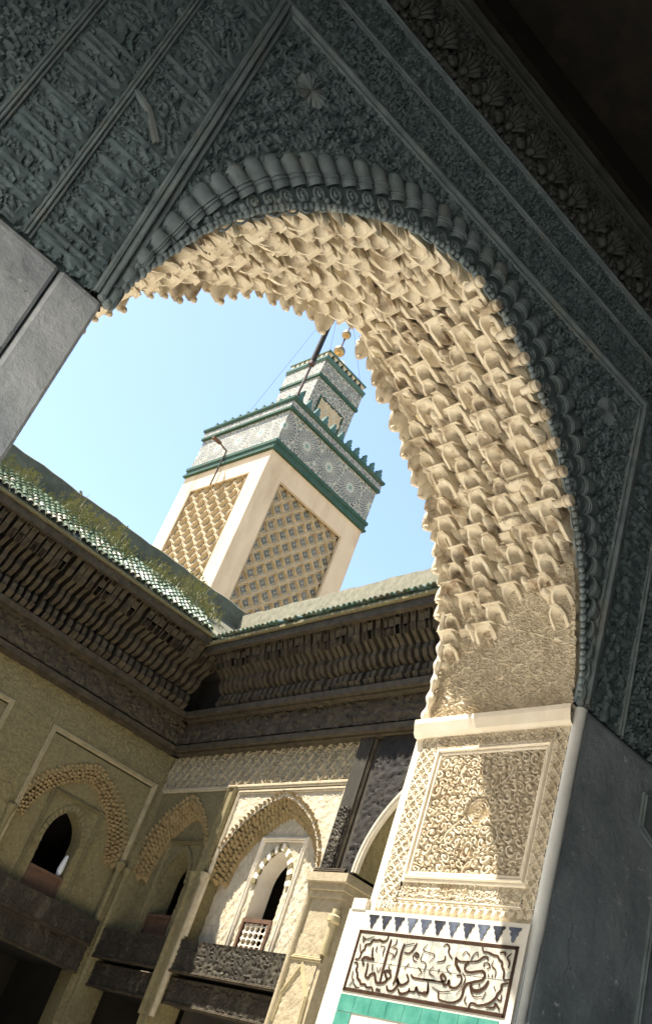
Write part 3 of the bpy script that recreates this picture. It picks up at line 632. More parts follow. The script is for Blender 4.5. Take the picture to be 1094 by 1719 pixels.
for sg in (1, -1):
    for k in range(nt_+1):
        s = .15+k*step
        if s > LIN-.02: continue
        seq = PATS[k % 6] if (k//6) % 2 == 0 else PATS[k % 6][::-1]
        tot = sum(WD[c] for c in seq)+.3; scl = (Y1-Y0)/tot; y = Y0+(.3*scl if k % 2 else 0)
        for c in seq:
            w = WD[c]*scl
            if c in 'kl' and (s > 1.25 or s < .62): c = 'N'
            yc = y+w/2; y += w
            ss = s+rnd.uniform(-.006, .006)+(.030 if c == 'd' else 0)
            p, T, inw, nrm = frame_at(sg, min(ss, LIN-.005))
            if p[1] < zstart(yc): continue
            cells.append((sg, k, c, w, yc, p, T, inw, nrm))
joined = G(); count = 0
cells.sort(key=lambda q: -(q[5][0]*1.0 + (.6 if q[5][1] > 3.2 else 0)))   # those that show largest stay single
for sg, k, c, w, yc, p, T, inw, nrm in cells:
    dep = {'n':.150,'N':.150,'d':.145,'c':.150,'f':.160,'k':.145,'l':.145}[c]*rnd.uniform(.93, 1.07)
    hgt = step*{'n':1.22,'N':1.18,'d':1.25,'c':1.15,'f':1.2,'k':1.05,'l':1.05}[c]*rnd.uniform(.97, 1.03)
    base = p+nrm*(.085+.075*(yc-2.85)/.9+{'n':-.006,'N':-.004,'d':.0,'c':.030,'f':.028,'k':-.006,'l':-.010}[c])-T*.03
    X = Vector((inw[0]*dep, 0, inw[1]*dep)); Zv = Vector((T[0]*hgt, 0, T[1]*hgt)); Yv = Vector((0, -sg*w*(.90 if c == 'd' else .96), 0))
    Mx = Matrix(((X.x, Yv.x, Zv.x, base[0]), (X.y, Yv.y, Zv.y, yc), (X.z, Yv.z, Zv.z, base[1]), (0,0,0,1)))
    U_ = Vector((T[0], 0, T[1])).normalized(); rot = rnd.uniform(-.05, .05)
    Mx = Matrix.Translation((base[0], yc, base[1])) @ Matrix.Rotation(rot, 4, U_) @ Matrix.Translation((-base[0], -yc, -base[1])) @ Mx
    if count < 300:
        o = obj('muqarnas_cell', CM[c], None, SF); o.matrix_local = Matrix.Translation(-POS[SF]) @ Mx; count += 1
    else:
        joined.add([Mx @ q.co for q in CM[c].vertices], [tuple(f.vertices) for f in CM[c].polygons])
if joined.v:
    o = obj('muqarnas_cells', joined.mesh('muqarnas_cells', True), 'muq', SF); o['kind'] = 'stuff'
# vault surface behind the cells
OFF = np.array([IN[k]+np.array((.10, .10*k/240)) for k in range(241)]); OFF2 = np.array([IN[k]+np.array((min(.18, .06+.12*k/50), .18*k/240)) for k in range(241)])
obj('vault_bed', curve_strip(OFF, OFF2, 2.82, 3.785, 'vault_bed'), 'muq', SF)
# carved field below the honeycomb, right and left
for sg in (1, -1):
    ns, ny = (170, 210) if sg > 0 else (50, 60); s_ = np.linspace(0, .74, ns+1); yy = np.linspace(2.84, 3.778, ny+1); Sg, Yg = np.meshgrid(s_, yy)
    P = np.array([at_s(IN, LIN, q)[0] for q in s_]); T = np.array([at_s(IN, LIN, q)[1] for q in s_])
    H = .022*np.maximum(girih(Yg, Sg, .072), .5*vine(Yg, Sg, .036, 31))+.002
    X = CX+sg*(P[:,0][None,:]+.030+.085*(Yg-2.84)/.9*np.minimum(1, Sg/.45)-T[:,1][None,:]*H); Z = P[:,1][None,:]+T[:,0][None,:]*H
    V_ = np.stack([X, Yg, Z], -1).reshape(-1,3); idx = np.arange((ns+1)*(ny+1)).reshape(ny+1, ns+1)
    Q = np.stack([idx[:-1,:-1], idx[:-1,1:], idx[1:,1:], idx[1:,:-1]], -1).reshape(-1,4)
    obj('carved_field', mesh_np('carved_field', V_, Q, True), 'stucco', SF)
# round pipe ends along the inner edge, scalloped fringe along the court edge
g = G(); n = 14
prof = [(.0,.024),(.010,.032),(.020,.032),(.025,.026),(.032,.034),(.042,.032),(.047,.024),(.10,.022)]
g.tube([(0, y, 0) for y, r in prof], [r for y, r in prof], 12)
pe = g.mesh('pipe_end', True)
for sg in (1,):
    for k in range(14):
        s = 1.02+k*.150
        if s > LIN-.03: break
        p, T, inw, nrm = frame_at(sg, s)
        obj('pipe_end', pe, 'inner_mould' if False else 'muq', MQ, (p[0]-nrm[0]*.012, 2.772, p[1]-nrm[1]*.012))
g = G(); fr = []
v = []; f = []
for j in range(5):
    t = j/4
    for i in range(7):
        a = -math.pi/2+math.pi*i/6; r = .034*(1-t**2.2)+.004
        v.append((r*math.sin(a), .02-r*.9*math.cos(a), -.075*t))
f = [(j*7+i, j*7+i+1, (j+1)*7+i+1, (j+1)*7+i) for j in range(4) for i in range(6)]
g.add(v, f); g.box(-.038, .038, -.02, .03, -.002, .012); g.ball((0,0,-.078), .010, 7, 5)
ft = g.mesh('fringe_pendant', True)
for sg in (1, -1):
    for k in range(26):
        s = .06+k*.0835
        if s > LIN: break
        p, T, inw, nrm = frame_at(sg, s)
        o = obj('fringe_pendant', ft, 'muq', MQ)
        u_ = Vector((nrm[0], 0, nrm[1])); mixv = (u_*.75+Vector((0,0,1))*.5).normalized(); Yv = Vector((0,1,0)); Xv = Yv.cross(mixv)
        sc = rnd.uniform(1.15, 2.0) if s > .6 else .6; ofs = .125 if s > .5 else .06+.065*s/.5; b = (p[0]+nrm[0]*ofs, 3.752, p[1]+nrm[1]*ofs) 
        o.matrix_local = Matrix.Translation(-POS[MQ]) @ Matrix(((Xv.x*sc, 0, mixv.x*sc, b[0]), (Xv.y, 1*sc, mixv.y*sc, b[1]), (Xv.z*sc, 0, mixv.z*sc, b[2]), (0,0,0,1)))
g = G(); g.tube([(CX+p[0]-.012+.08*min(1, i/25), 3.765+.004*math.sin(i*.9), p[1]) for i, p in enumerate(IN[0:70:2])], [.020+.007*math.sin(i*1.15) for i in range(35)], 7)
obj('rope_edge', g.mesh('rope_edge', True), 'stucco_pale', MQ)
# ------------------------------------------------------------------ courtyard facades
def pointed(uc, a, zs, za, n=14):
    """pointed two-centred arch from foot to foot, as (u,z) list left->right"""
    e = .55*a; R_ = a+e; ta = math.acos(-e/R_); L_ = []
    for i in range(n+1):
        th_ = math.pi+(ta-math.pi)*i/n; L_.append((e+R_*math.cos(th_), zs+(za-zs)*math.sin(th_)/math.sin(ta)))
    L_[-1] = (0, za)
    return [(uc+x, z) for x, z in L_]+[(uc-x, z) for x, z in L_[::-1][1:]]
def inside_arch(u, v, uc, a, zs, za):
    e = .55*a; R_ = a+e; sa = math.sin(math.acos(-e/R_)); q = np.clip((v-zs)/(za-zs), 0, 1)*sa
    hw_ = R_*np.sqrt(np.maximum(0, 1-q*q))-e
    return (np.abs(u-uc) < np.where(v > za, -1, hw_))
def bay(T, F, uc, aw, ww, mat_w, mat_c, rd, screen=True, vous='ochre', pale='ochre', top=4.03, zs=2.82, za=3.90, wz=(2.36,2.86,3.26), zb=2.0, seed=1):
    """arched niche: spandrel layer at n=0, recess at n=-rd with an arched window, honeycomb fringe"""
    u0, u1 = uc-aw, uc+aw
    wmask = lambda u, v: ~(inside_arch(u, v, uc, ww, wz[1], wz[2]) | ((np.abs(u-uc) < ww) & (v <= wz[1])))
    stars = lambda u, v: .013*np.maximum(girih(u, v, .16, .2), .5*vine(u, v, .09, seed))
    obj('spandrel', relief('spandrel', F, u0, u1, zs-.02, top, .020, stars, lambda u, v: ~inside_arch(u, v, uc, aw-.06, zs, za)), mat_w, T)
    obj('recess_wall', relief('recess_wall', F, u0-.05, u1+.05, zb, za+.1, .019, lambda u, v: .013*np.maximum(lozenge(u-uc, v, .16, .26, .10), .6*vine(u, v, .08, seed+2)), wmask, base=-rd), mat_w, T)
    g = G(); pa = pointed(uc, ww, wz[1], wz[2]); pa = [(uc-ww, zb)]+pa+[(uc+ww, zb)]
    v = []
    for u, z in pa: v += [F.p(u, z, -rd+.004), F.p(u, z, -rd-.26)]
    g.add(v, [(2*i, 2*i+1, 2*i+3, 2*i+2) for i in range(len(pa)-1)]); obj('window_reveal', g.mesh('window_reveal', True), pale, T)
    # voussoirs round the window
    pv = pointed(uc, ww+.005, wz[1]-.05, wz[2]+.01, 9); po = pointed(uc, ww+.10, wz[1]-.05, wz[2]+.12, 9)
    vb = obj('window_arch', None, None, T, tuple(F.p(uc, wz[1], 0)))
    for i in range(len(pv)-1):
        a, b, c, d = pv[i], pv[i+1], po[i+1], po[i]; m_ = np.mean([a,b,c,d], axis=0)
        q = [m_+(np.array(x)-m_)*.86 for x in (a,b,c,d)]
        obj('voussoir', G().hexa([F.p(x[0],x[1],-rd-.01) for x in q], [F.p(x[0],x[1],-rd+.035) for x in q]).mesh('voussoir'), pale if i % 2 else vous, vb)
    fw = ww+.15; ft = wz[2]+.16
    g = G(); mould(g, F, [(uc-fw, zb), (uc-fw, ft), (uc+fw, ft), (uc+fw, zb)], scaled(RIDGE3, 1.0, 1.5)[::-1], n0=-rd+.008); obj('window_frame', g.mesh('window_frame'), pale, T)
    # window screen / parapet board
    sc = obj('window_screen', None, None, T, tuple(F.p(uc, zb, 0)))
    g = G(); sz = wz[0]; n0, n1 = -rd-.03, -rd+.03
    for a, b, c, d in ((uc-ww,uc-ww+.045,zb,sz),(uc+ww-.045,uc+ww,zb,sz),(uc-ww+.045,uc+ww-.045,sz-.05,sz),(uc-ww+.045,uc+ww-.045,zb,zb+.05)): fbox(g, F, a, b, c, d, n0, n1)
    obj('rail', g.mesh('rail'), 'wood_red', sc)
    g = G()
    if screen:
        for i in range(5):
            for j in range(4):
                u = uc-ww+.09+(2*ww-.18)*i/4; z = zb+.085+(sz-zb-.17)*j/3; r = .036
                pts = [F.p(u+r*(1-.45*(k % 2))*math.cos(k*math.pi/4), z+r*(1-.45*(k % 2))*math.sin(k*math.pi/4), n0+.02) for k in range(8)]
                g.prism(pts, tuple(F.N*.02))
                if i < 4: fbox(g, F, u+.02, u+(2*ww-.18)/4-.02, z-.006, z+.006, n0+.024, n0+.036)
                if j < 3: fbox(g, F, u-.006, u+.006, z+.02, z+(sz-zb-.17)/3-.02, n0+.024, n0+.036)
        obj('lattice', g.mesh('lattice'), 'stucco_pale', sc)
    else:
        obj('board', fbox(g, F, uc-ww+.04, uc+ww-.04, zb+.04, sz-.04, n0+.01, n0+.035).mesh('board'), 'wood_red', sc)
    # dark room behind the window
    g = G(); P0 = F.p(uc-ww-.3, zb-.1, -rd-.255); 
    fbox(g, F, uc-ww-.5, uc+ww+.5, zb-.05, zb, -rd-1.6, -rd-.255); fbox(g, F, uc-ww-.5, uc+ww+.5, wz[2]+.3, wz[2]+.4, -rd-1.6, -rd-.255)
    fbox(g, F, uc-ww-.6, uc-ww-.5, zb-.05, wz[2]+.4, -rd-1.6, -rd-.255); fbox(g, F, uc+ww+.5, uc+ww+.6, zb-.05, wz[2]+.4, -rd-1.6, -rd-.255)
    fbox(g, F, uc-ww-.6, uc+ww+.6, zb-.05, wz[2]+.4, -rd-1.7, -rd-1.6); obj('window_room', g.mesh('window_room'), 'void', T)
    # honeycomb fringe
    g = G(); rr = random.Random(seed)
    base = pointed(uc, aw-.02, zs-.06, za+.02, 40); P = np.array(base); s = np.concatenate([[0], np.cumsum(np.hypot(*np.diff(P, axis=0).T))])
    for row in range(5):
        nr = int(s[-1]/.075)
        for k in range(nr):
            q = (k+.5+.5*(row % 2))/nr*s[-1]; u = np.interp(q, s, P[:,0]); z = np.interp(q, s, P[:,1])
            c = np.array((uc, zs-.05)); d = c-np.array((u, z)); d = d/np.linalg.norm(d)
            u2 = u+d[0]*(row*.058-.03)+rr.uniform(-.008,.008); z2 = z+d[1]*(row*.058-.03)*.9-.01+rr.uniform(-.010,.010)
            n = .014-row*rd/5.2+rr.uniform(-.008,.004); w = rr.uniform(.030,.038); h = rr.uniform(.046,.062)
            pts = [F.p(u2-w, z2+h*.5, n-.10), F.p(u2+w, z2+h*.5, n-.10), F.p(u2+w, z2+h*.7, n+.025), F.p(u2-w, z2+h*.7, n+.025)]
            tip = F.p(u2, z2-h, n-.06); mid = F.p(u2, z2+.0, n+.01)
            g.add(pts+[tip, mid], [(0,1,2,3),(3,2,5),(2,1,4,5),(0,3,5,4),(1,0,4)])
    o = obj('honeycomb_fringe', g.mesh('honeycomb_fringe'), mat_c, T); o['kind'] = 'stuff'
def colonnette(T, F, u, zt, zb, m='stucco'):
    g = G(); b = F.p(u, 0, .03)
    g.tube([(b[0], b[1], zb), (b[0], b[1], zt-.12)], .045, 10); g.tube([(b[0],b[1],zt-.12),(b[0],b[1],zt-.10),(b[0],b[1],zt-.03),(b[0],b[1],zt)], [.05,.062,.075,.082], 10)
    obj('colonnette', g.mesh('colonnette', True), m, T)
def pilaster(T, F, u0, u1, z0, z1, m, n1=.05):
    g = G(); fbox(g, F, u0, u1, z0, z1, -.35, n1); obj('pilaster', g.mesh('pilaster'), m, T)
    g = G(); c = .035
    mould(g, F, [(u0+c, z0), (u0+c, z1), (u1-c, z1), (u1-c, z0)], scaled(RIDGE3, .6), n0=n1+.002); obj('pilaster_moulding', g.mesh('pilaster_moulding'), m, T)
def lintel(T, F, u0, u1, tiers, n1=.10):
    """carved cedar lintel of stacked boards, and dark opening below"""
    lt = obj('wooden_lintel', None, None, T, tuple(F.p((u0+u1)/2, tiers[-1][0], 0)))
    for k, (z0, z1, n) in enumerate(tiers):
        obj('board', relief('board', F, u0, u1, z0, z1, .022, lambda u, v: .02*np.maximum(vine(u, v, .11, 40+k), sst(.02,.0,np.minimum(v-z0, z1-v))), base=n), 'wood', lt)
        obj('board', fbox(G(), F, u0, u1, z0, z1, -.30, n-.003).mesh('board'), 'wood', lt)
        g = G(); mould(g, F, [(u0, z0), (u1, z0)], scaled(RIDGE3, .6)[::-1], n0=n+.02); obj('bead', g.mesh('bead'), 'wood_grey', lt)
    return lt
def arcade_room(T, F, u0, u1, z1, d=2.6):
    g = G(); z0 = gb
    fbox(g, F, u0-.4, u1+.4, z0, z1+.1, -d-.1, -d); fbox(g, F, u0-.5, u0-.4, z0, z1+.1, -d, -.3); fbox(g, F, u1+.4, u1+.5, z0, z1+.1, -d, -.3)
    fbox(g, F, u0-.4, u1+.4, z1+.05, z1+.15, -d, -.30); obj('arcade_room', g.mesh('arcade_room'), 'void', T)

# ---- far facade (parallel to the portal wall)
TF = thing('courtyard_facade', 'shaded ochre stucco facade with arched window niche under the left eave', 'building', (3.5, 14.2, gb), None)
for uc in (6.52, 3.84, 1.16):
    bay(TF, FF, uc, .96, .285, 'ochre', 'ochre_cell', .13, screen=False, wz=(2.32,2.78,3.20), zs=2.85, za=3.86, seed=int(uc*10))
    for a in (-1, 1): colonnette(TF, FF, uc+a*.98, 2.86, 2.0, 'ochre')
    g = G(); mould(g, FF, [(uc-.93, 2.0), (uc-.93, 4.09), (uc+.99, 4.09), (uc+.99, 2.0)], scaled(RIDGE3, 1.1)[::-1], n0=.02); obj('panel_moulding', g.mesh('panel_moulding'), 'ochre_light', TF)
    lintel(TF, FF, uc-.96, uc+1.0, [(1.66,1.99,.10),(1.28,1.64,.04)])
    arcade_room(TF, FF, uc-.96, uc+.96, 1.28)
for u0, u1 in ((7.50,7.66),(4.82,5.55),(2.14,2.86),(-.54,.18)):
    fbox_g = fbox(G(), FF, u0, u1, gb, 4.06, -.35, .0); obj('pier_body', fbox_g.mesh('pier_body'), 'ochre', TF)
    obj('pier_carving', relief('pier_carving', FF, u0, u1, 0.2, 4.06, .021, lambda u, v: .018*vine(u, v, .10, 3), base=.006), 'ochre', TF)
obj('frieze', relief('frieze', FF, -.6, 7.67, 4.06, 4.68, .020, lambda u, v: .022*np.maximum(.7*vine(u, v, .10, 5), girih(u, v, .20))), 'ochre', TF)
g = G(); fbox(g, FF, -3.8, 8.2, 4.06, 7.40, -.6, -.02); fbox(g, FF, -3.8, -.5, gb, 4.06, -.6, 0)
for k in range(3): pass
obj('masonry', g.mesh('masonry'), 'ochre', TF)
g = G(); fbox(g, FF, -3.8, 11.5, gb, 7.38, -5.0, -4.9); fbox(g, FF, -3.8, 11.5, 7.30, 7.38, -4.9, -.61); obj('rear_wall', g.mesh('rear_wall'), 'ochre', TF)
# the pale highlight on the far window reveal, added as a solid
gq = G(); gq.tube([(6.745,14.20,2.34),(6.742,14.195,2.42),(6.75,14.20,2.52),(6.757,14.2,2.60),(6.765,14.205,2.64)], [.035,.048,.040,.030,.018], 10)
wp = obj('reveal_highlight', gq.mesh('reveal_highlight', True), 'bead'); tag(wp, 'small pale reveal highlight, made as a solid, in the dark arched window of the ochre facade', 'highlight')

# ---- right facade
TR = thing('courtyard_facade', 'half sunlit cream stucco facade with two arched niches and dark wooden portal', 'building', (7.9, 10.5, gb), None)
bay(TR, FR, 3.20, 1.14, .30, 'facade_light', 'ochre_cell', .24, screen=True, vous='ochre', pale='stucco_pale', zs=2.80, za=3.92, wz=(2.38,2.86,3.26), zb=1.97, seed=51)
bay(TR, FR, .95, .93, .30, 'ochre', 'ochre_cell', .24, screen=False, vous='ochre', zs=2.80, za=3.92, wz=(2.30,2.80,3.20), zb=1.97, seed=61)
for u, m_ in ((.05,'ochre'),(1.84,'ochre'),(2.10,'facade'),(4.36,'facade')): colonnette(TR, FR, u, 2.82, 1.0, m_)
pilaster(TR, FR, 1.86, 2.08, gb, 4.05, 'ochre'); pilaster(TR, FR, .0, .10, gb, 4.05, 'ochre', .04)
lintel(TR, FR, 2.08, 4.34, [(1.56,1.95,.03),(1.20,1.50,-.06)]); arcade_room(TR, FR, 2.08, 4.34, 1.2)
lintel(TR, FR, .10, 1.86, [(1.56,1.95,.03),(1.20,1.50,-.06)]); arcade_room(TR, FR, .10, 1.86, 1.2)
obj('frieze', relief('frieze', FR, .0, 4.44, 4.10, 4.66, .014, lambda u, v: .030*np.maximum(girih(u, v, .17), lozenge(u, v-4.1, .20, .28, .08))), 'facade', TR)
g = G(); mould(g, FR, [(0, 4.07), (4.42, 4.07)], scaled(RIDGE3, 1.0)[::-1], n0=.015); mould(g, FR, [(2.14, 2.0), (2.14, 3.99), (4.38, 3.99), (4.38, 2.9)], scaled(RIDGE3, .8)[::-1], n0=.012); obj('panel_moulding', g.mesh('panel_moulding'), 'facade_light', TR)
# lit pier between the niche and the portal, with corbelled capital
g = G(); fbox(g, FR, 4.36, 4.92, gb, 2.62, -.9, .02); obj('pier_body', g.mesh('pier_body'), 'facade', TR)
g = G()
for z0, z1, a in ((2.62,2.70,.03),(2.70,2.78,.07),(2.78,2.88,.12)): fbox(g, FR, 4.36-a*.3, 4.92+a, z0, z1, -.9, .02+a)
obj('capital', g.mesh('capital'), 'facade', TR)
obj('pier_carving', relief('pier_carving', FR, 4.40, 4.86, 1.0, 2.2, .02, lambda u, v: .008*vine(u, v, .07, 9), base=.025), 'facade', TR)
g = G(); mould(g, FR, [(4.40,1.25),(4.42,1.55),(4.62,1.86),(4.84,1.55),(4.86,1.25)], scaled(RIDGE3, .8), n0=.03); mould(g, FR, [(4.37,1.94),(4.92,1.94)], scaled(RIDGE3, .8), n0=.03); obj('panel_moulding', g.mesh('panel_moulding'), 'ochre_light', TR)
g = G(); b = FR.p(4.90, 0, .02); g.tube([(b[0],b[1],2.0),(b[0],b[1],2.5)], .05, 10); g.tube([(b[0],b[1],2.34),(b[0],b[1],2.36),(b[0],b[1],2.42),(b[0],b[1],2.44)], [.05,.08,.08,.05], 10); obj('colonnette', g.mesh('colonnette', True), 'ochre_light', TR)
# cedar portal front with an arch cut in it
PUC = 7.3; PA = 2.22
pm = lambda u, v: ~inside_arch(u, v, PUC, PA, 2.9, 4.75)
obj('portal_panel', relief('portal_panel', FR, 4.86, 9.8, 2.9, 4.66, .03, lambda u, v: .018*vine(u, v, .12, 71), pm, base=.08), 'wood_dark', TR)
g = G(); fbox(g, FR, 4.46, 4.70, 2.89, 4.70, -.3, .10); fbox(g, FR, 4.70, 4.86, 2.89, 4.70, -.3, .05); obj('portal_post', g.mesh('portal_post'), 'wood', TR)
obj('post_carving', relief('post_carving', FR, 4.49, 4.68, 2.92, 3.7, .016, lambda u, v: .02*vine(u, v, .09, 72), base=.105), 'wood', TR)
g = G(); mould(g, FR, [(4.72,2.9),(4.72,4.66)], scaled(RIDGE3, .8), n0=.06); mould(g, FR, [(4.40,2.90),(4.95,2.90)], scaled(RIDGE3, 1.1), n0=.10); obj('post_moulding', g.mesh('post_moulding'), 'wood_grey', TR)
pa = pointed(PUC, PA, 2.9, 4.75, 24); v = []
for u, z in pa: v += [FR.p(u, z, .11), FR.p(u, z, -.9)]
obj('portal_arch', G().add(v, [(2*i, 2*i+1, 2*i+3, 2*i+2) for i in range(len(pa)-1)]).mesh('portal_arch', True), 'ochre', TR)
g = G(); mould(g, FR, pa, scaled(RIDGE3, 1.3), n0=.09); obj('arch_moulding', g.mesh('arch_moulding'), 'stucco', TR)
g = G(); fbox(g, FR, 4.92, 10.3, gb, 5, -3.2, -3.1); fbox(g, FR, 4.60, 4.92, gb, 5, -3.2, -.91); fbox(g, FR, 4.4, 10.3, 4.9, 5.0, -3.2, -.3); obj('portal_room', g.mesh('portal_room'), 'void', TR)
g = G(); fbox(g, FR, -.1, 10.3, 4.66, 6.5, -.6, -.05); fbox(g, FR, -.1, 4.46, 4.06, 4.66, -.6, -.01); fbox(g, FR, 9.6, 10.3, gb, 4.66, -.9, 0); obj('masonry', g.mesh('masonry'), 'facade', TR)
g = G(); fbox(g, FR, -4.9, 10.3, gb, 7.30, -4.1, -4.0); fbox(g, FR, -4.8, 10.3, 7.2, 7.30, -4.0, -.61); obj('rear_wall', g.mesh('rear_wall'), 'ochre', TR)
# left courtyard side (out of frame, shades the floor)
struct('courtyard_wall_left', G().box(-4.4, -3.8, 2.83, 14.6, gb, 7.4).box(-3.8, -3.0, 3.8, 14, 6.2, 6.35), 'stucco')

# ------------------------------------------------------------------ eaves with corbels, green tiles, parapets
def eave(F, u0, u1, ov, ev, par_n, par_top, label, par_mat, u_lo, u_hi, corner, nrow, single_rows):
    T = thing('roof_eave', label, 'roof', tuple(F.p((u0+u1)/2, 4.6, 0)))
    # ledges and frieze
    for z0, z1, n in ((4.655,4.74,.20),(5.16,5.25,.34)):
        g = G(); fbox(g, F, u0, u1, z0, z1, -.02, n); fbox(g, F, u0, u1, z1, z1+.03, -.02, n-.05); fbox(g, F, u0, u1, z0-.03, z0, -.02, n-.06); obj('ledge', g.mesh('ledge'), 'wood_grey', T)
    obj('frieze_board', relief('frieze_board', F, u0, u1, 4.77, 5.13, .03, lambda u, v: .035*np.maximum(vine(u, v, .12, 81), .8*sst(.35,.5,np.abs((u/.42) % 1-.5))), base=.16), 'wood_grey', T)
    # sloping back board and soffit
    g = G(); g.add([F.p(u0,5.28,.10),F.p(u1,5.28,.10),F.p(u1,5.90,.16),F.p(u0,5.90,.16)], [(0,1,2,3)]); g.add([F.p(u0,5.90,.16),F.p(u1,5.90,.16),F.p(u1,ev-.13,ov-.30),F.p(u0,ev-.13,ov-.30)], [(0,1,2,3)]); g.add([F.p(u0,ev-.13,ov-.30),F.p(u1,ev-.13,ov-.30),F.p(u1,ev-.10,ov-.06),F.p(u0,ev-.10,ov-.06)], [(0,1,2,3)])
    obj('back_board', g.mesh('back_board'), 'wood_dark', T)
    # corbels
    pts = [(.22,5.27),(.33,5.27),(.40,5.36),(.40,5.48),(.35,5.53),(.46,5.57),(.54,5.66),(.53,5.76),(.60,5.80),(.73,5.86),(.80,5.95),(.80,6.03),(ov+.06 if False else .90,6.12),(.90,6.16),(.60,6.14),(.30,5.8)]
    k_ = (ov-.10)/.90; poly = [(.20+(n-.20)*(ov-.10-.20)/.70, 5.27+(z-5.27)*(ev-.12-5.27)/.89) for n, z in pts]
    n_ = int((u_hi-u_lo)/.128); me = None
    for i in range(n_):
        u = u_lo+(i+.5)*.128
        if me is None:
            a = F.p(-.036, 0, 0)-F.O; g = G(); g.prism([tuple(F.U*-.037+F.N*n+F.V*z) for n, z in poly], tuple(F.U*.074)); 
            g.prism([tuple(F.U*-.052+F.N*n+F.V*z) for n, z in poly[9:14]], tuple(F.U*.104))
            fb = [poly[0], poly[1], (poly[2][0]+.02, poly[2][1]), (poly[0][0], poly[2][1])]; g.prism([tuple(F.U*-.048+F.N*n+F.V*z) for n, z in fb], tuple(F.U*.096))
            me = g.mesh('corbel')
        o = obj('corbel', me, 'wood_grey', T, tuple(F.O+F.U*(u+random.uniform(-.010,.010))-F.N*random.uniform(0,.03)-F.V*random.uniform(0,.02))); o.rotation_euler = (0, 0, random.uniform(-.02,.02)); o.scale = [1 if abs(q) > .5 else random.uniform(.8,1.15) for q in F.N]
        o.scale[2] = 1
    # fascia
    g = G(); fbox(g, F, u0, corner, ev-.17, ev-.045, ov-.12, ov-.04); obj('fascia', g.mesh('fascia'), 'wood_grey', T)
    g = G(); fbox(g, F, u0, corner, ev-.045, ev-.01, ov-.14, ov+.01); obj('tile_batten', g.mesh('tile_batten'), 'ochre', T)
    # roof slab
    top_n = par_n; rise = .76 if ov >= 1 else .60
    sl_ = np.array((top_n-ov, rise)); Ls = np.linalg.norm(sl_); sd = sl_/Ls
    g = G(); g.hexa([F.p(u0,ev-.02,ov),F.p(u1,ev-.02,ov),F.p(u1,ev-.02+rise,top_n),F.p(u0,ev-.02+rise,top_n)][::-1], [F.p(u0,ev+.012,ov),F.p(u1,ev+.012,ov),F.p(u1,ev+.012+rise,top_n),F.p(u0,ev+.012+rise,top_n)][::-1]); obj('roof_bed', g.mesh('roof_bed'), 'parapet_shaded', T)
    # glazed half-round tiles
    D = F.N*sd[0]+F.V*sd[1]; Nn = F.N*sd[1]-F.V*sd[0]; Nn = Nn if Nn[2] > 0 else -Nn
    v = []; n = 6; Lt = .155
    for (q, r, l) in ((0,.047,.016),(Lt,.040,.004)):
        for rr in (r, r-.011):
            for i in range(n+1):
                a = math.pi*i/n; v.append(F.U*(rr*math.cos(a))+D*q+Nn*(rr*math.sin(a)+l))
    f = []; m = n+1
    for i in range(n): f += [(i, i+1, 2*m+i+1, 2*m+i), (m+i+1, m+i, 3*m+i, 3*m+i+1), (i+1, i, m+i, m+i+1)]
    tms = []
    for mk in ('roof_tile','roof_tile','roof_tile_pale','roof_tile_brown'):
        tm = mesh_np('roof_tile', np.array(v), f, False); tm.materials.append(M[mk]); tms.append(tm)
    pt = .104; nc = int((corner-u_lo)/pt); rest = G()
    rt = obj('tiled_slope', None, None, T, tuple(F.p((u_lo+u_hi)/2, ev, ov)))
    for i in range(nc):
        u = u_lo+(i+.5)*pt
        for r in range(nrow):
            dmax = corner-u
            if r*.128*-sd[0] > 0 and False: break
            P = F.p(u, ev+.015, ov+.025)+D*(r*.128)
            jx = random.uniform(-.004,.004)
            if r < single_rows:
                if random.random() < .015: continue
                o = obj('roof_tile', random.choice(tms), None, rt, tuple(P+F.U*jx*2-D*random.uniform(-.012,.018)+F.V*random.uniform(-.004,.005))); o.rotation_euler = (random.uniform(-.03,.03), random.uniform(-.03,.03), random.uniform(-.06,.06))
            else: rest.add([np.array(q)+P+F.U*jx for q in v], f)
    # under-tiles showing as little channels at the lip
    for i in range(nc+1):
        u = u_lo+i*pt; rest.add([F.p(u,ev+.02,ov+.01)+F.U*(.046*math.cos(a))-F.V*(.03*math.sin(a))+F.N*q for q in (0,-.12) for a in np.linspace(0,math.pi,6)], [(j,j+1,6+j+1,6+j) for j in range(5)])
    if rest.v: o = obj('roof_tiles', rest.mesh('roof_tiles'), 'roof_tile', rt); o['kind'] = 'stuff'
    # parapet
    pu1 = u1
    nu = 60; uu = np.linspace(u0, pu1, nu+1); g = G(); v = []
    for i, u in enumerate(uu):
        w = .010*math.sin(i*.9)+.008*math.sin(i*2.3+1)
        v += [F.p(u, ev+.1, par_n), F.p(u, par_top-.03+w, par_n), F.p(u, par_top+w, par_n-.04), F.p(u, par_top+w, par_n-.30), F.p(u, ev, par_n-.30)]
    g.add(v, [(5*i+j, 5*(i+1)+j, 5*(i+1)+j+1, 5*i+j+1) for i in range(nu) for j in range(4)]); obj('parapet', g.mesh('parapet', False), par_mat, T)
    return T
EF = eave(FF, -3.0, 7.75, 1.0, 6.31, .10, 7.46, 'shaded cedar eave with sunlit green tiles and weeds above the far facade', 'parapet_shaded', 2.55, 7.4, 6.90, 7, 4)
ER = eave(FR, .06, 10.2, .77, 6.20, -.04, 7.36, 'dark carved cedar eave with green tile edge above the half sunlit facade', 'parapet_pale', 1.05, 6.9, 6.9, 4, 1)
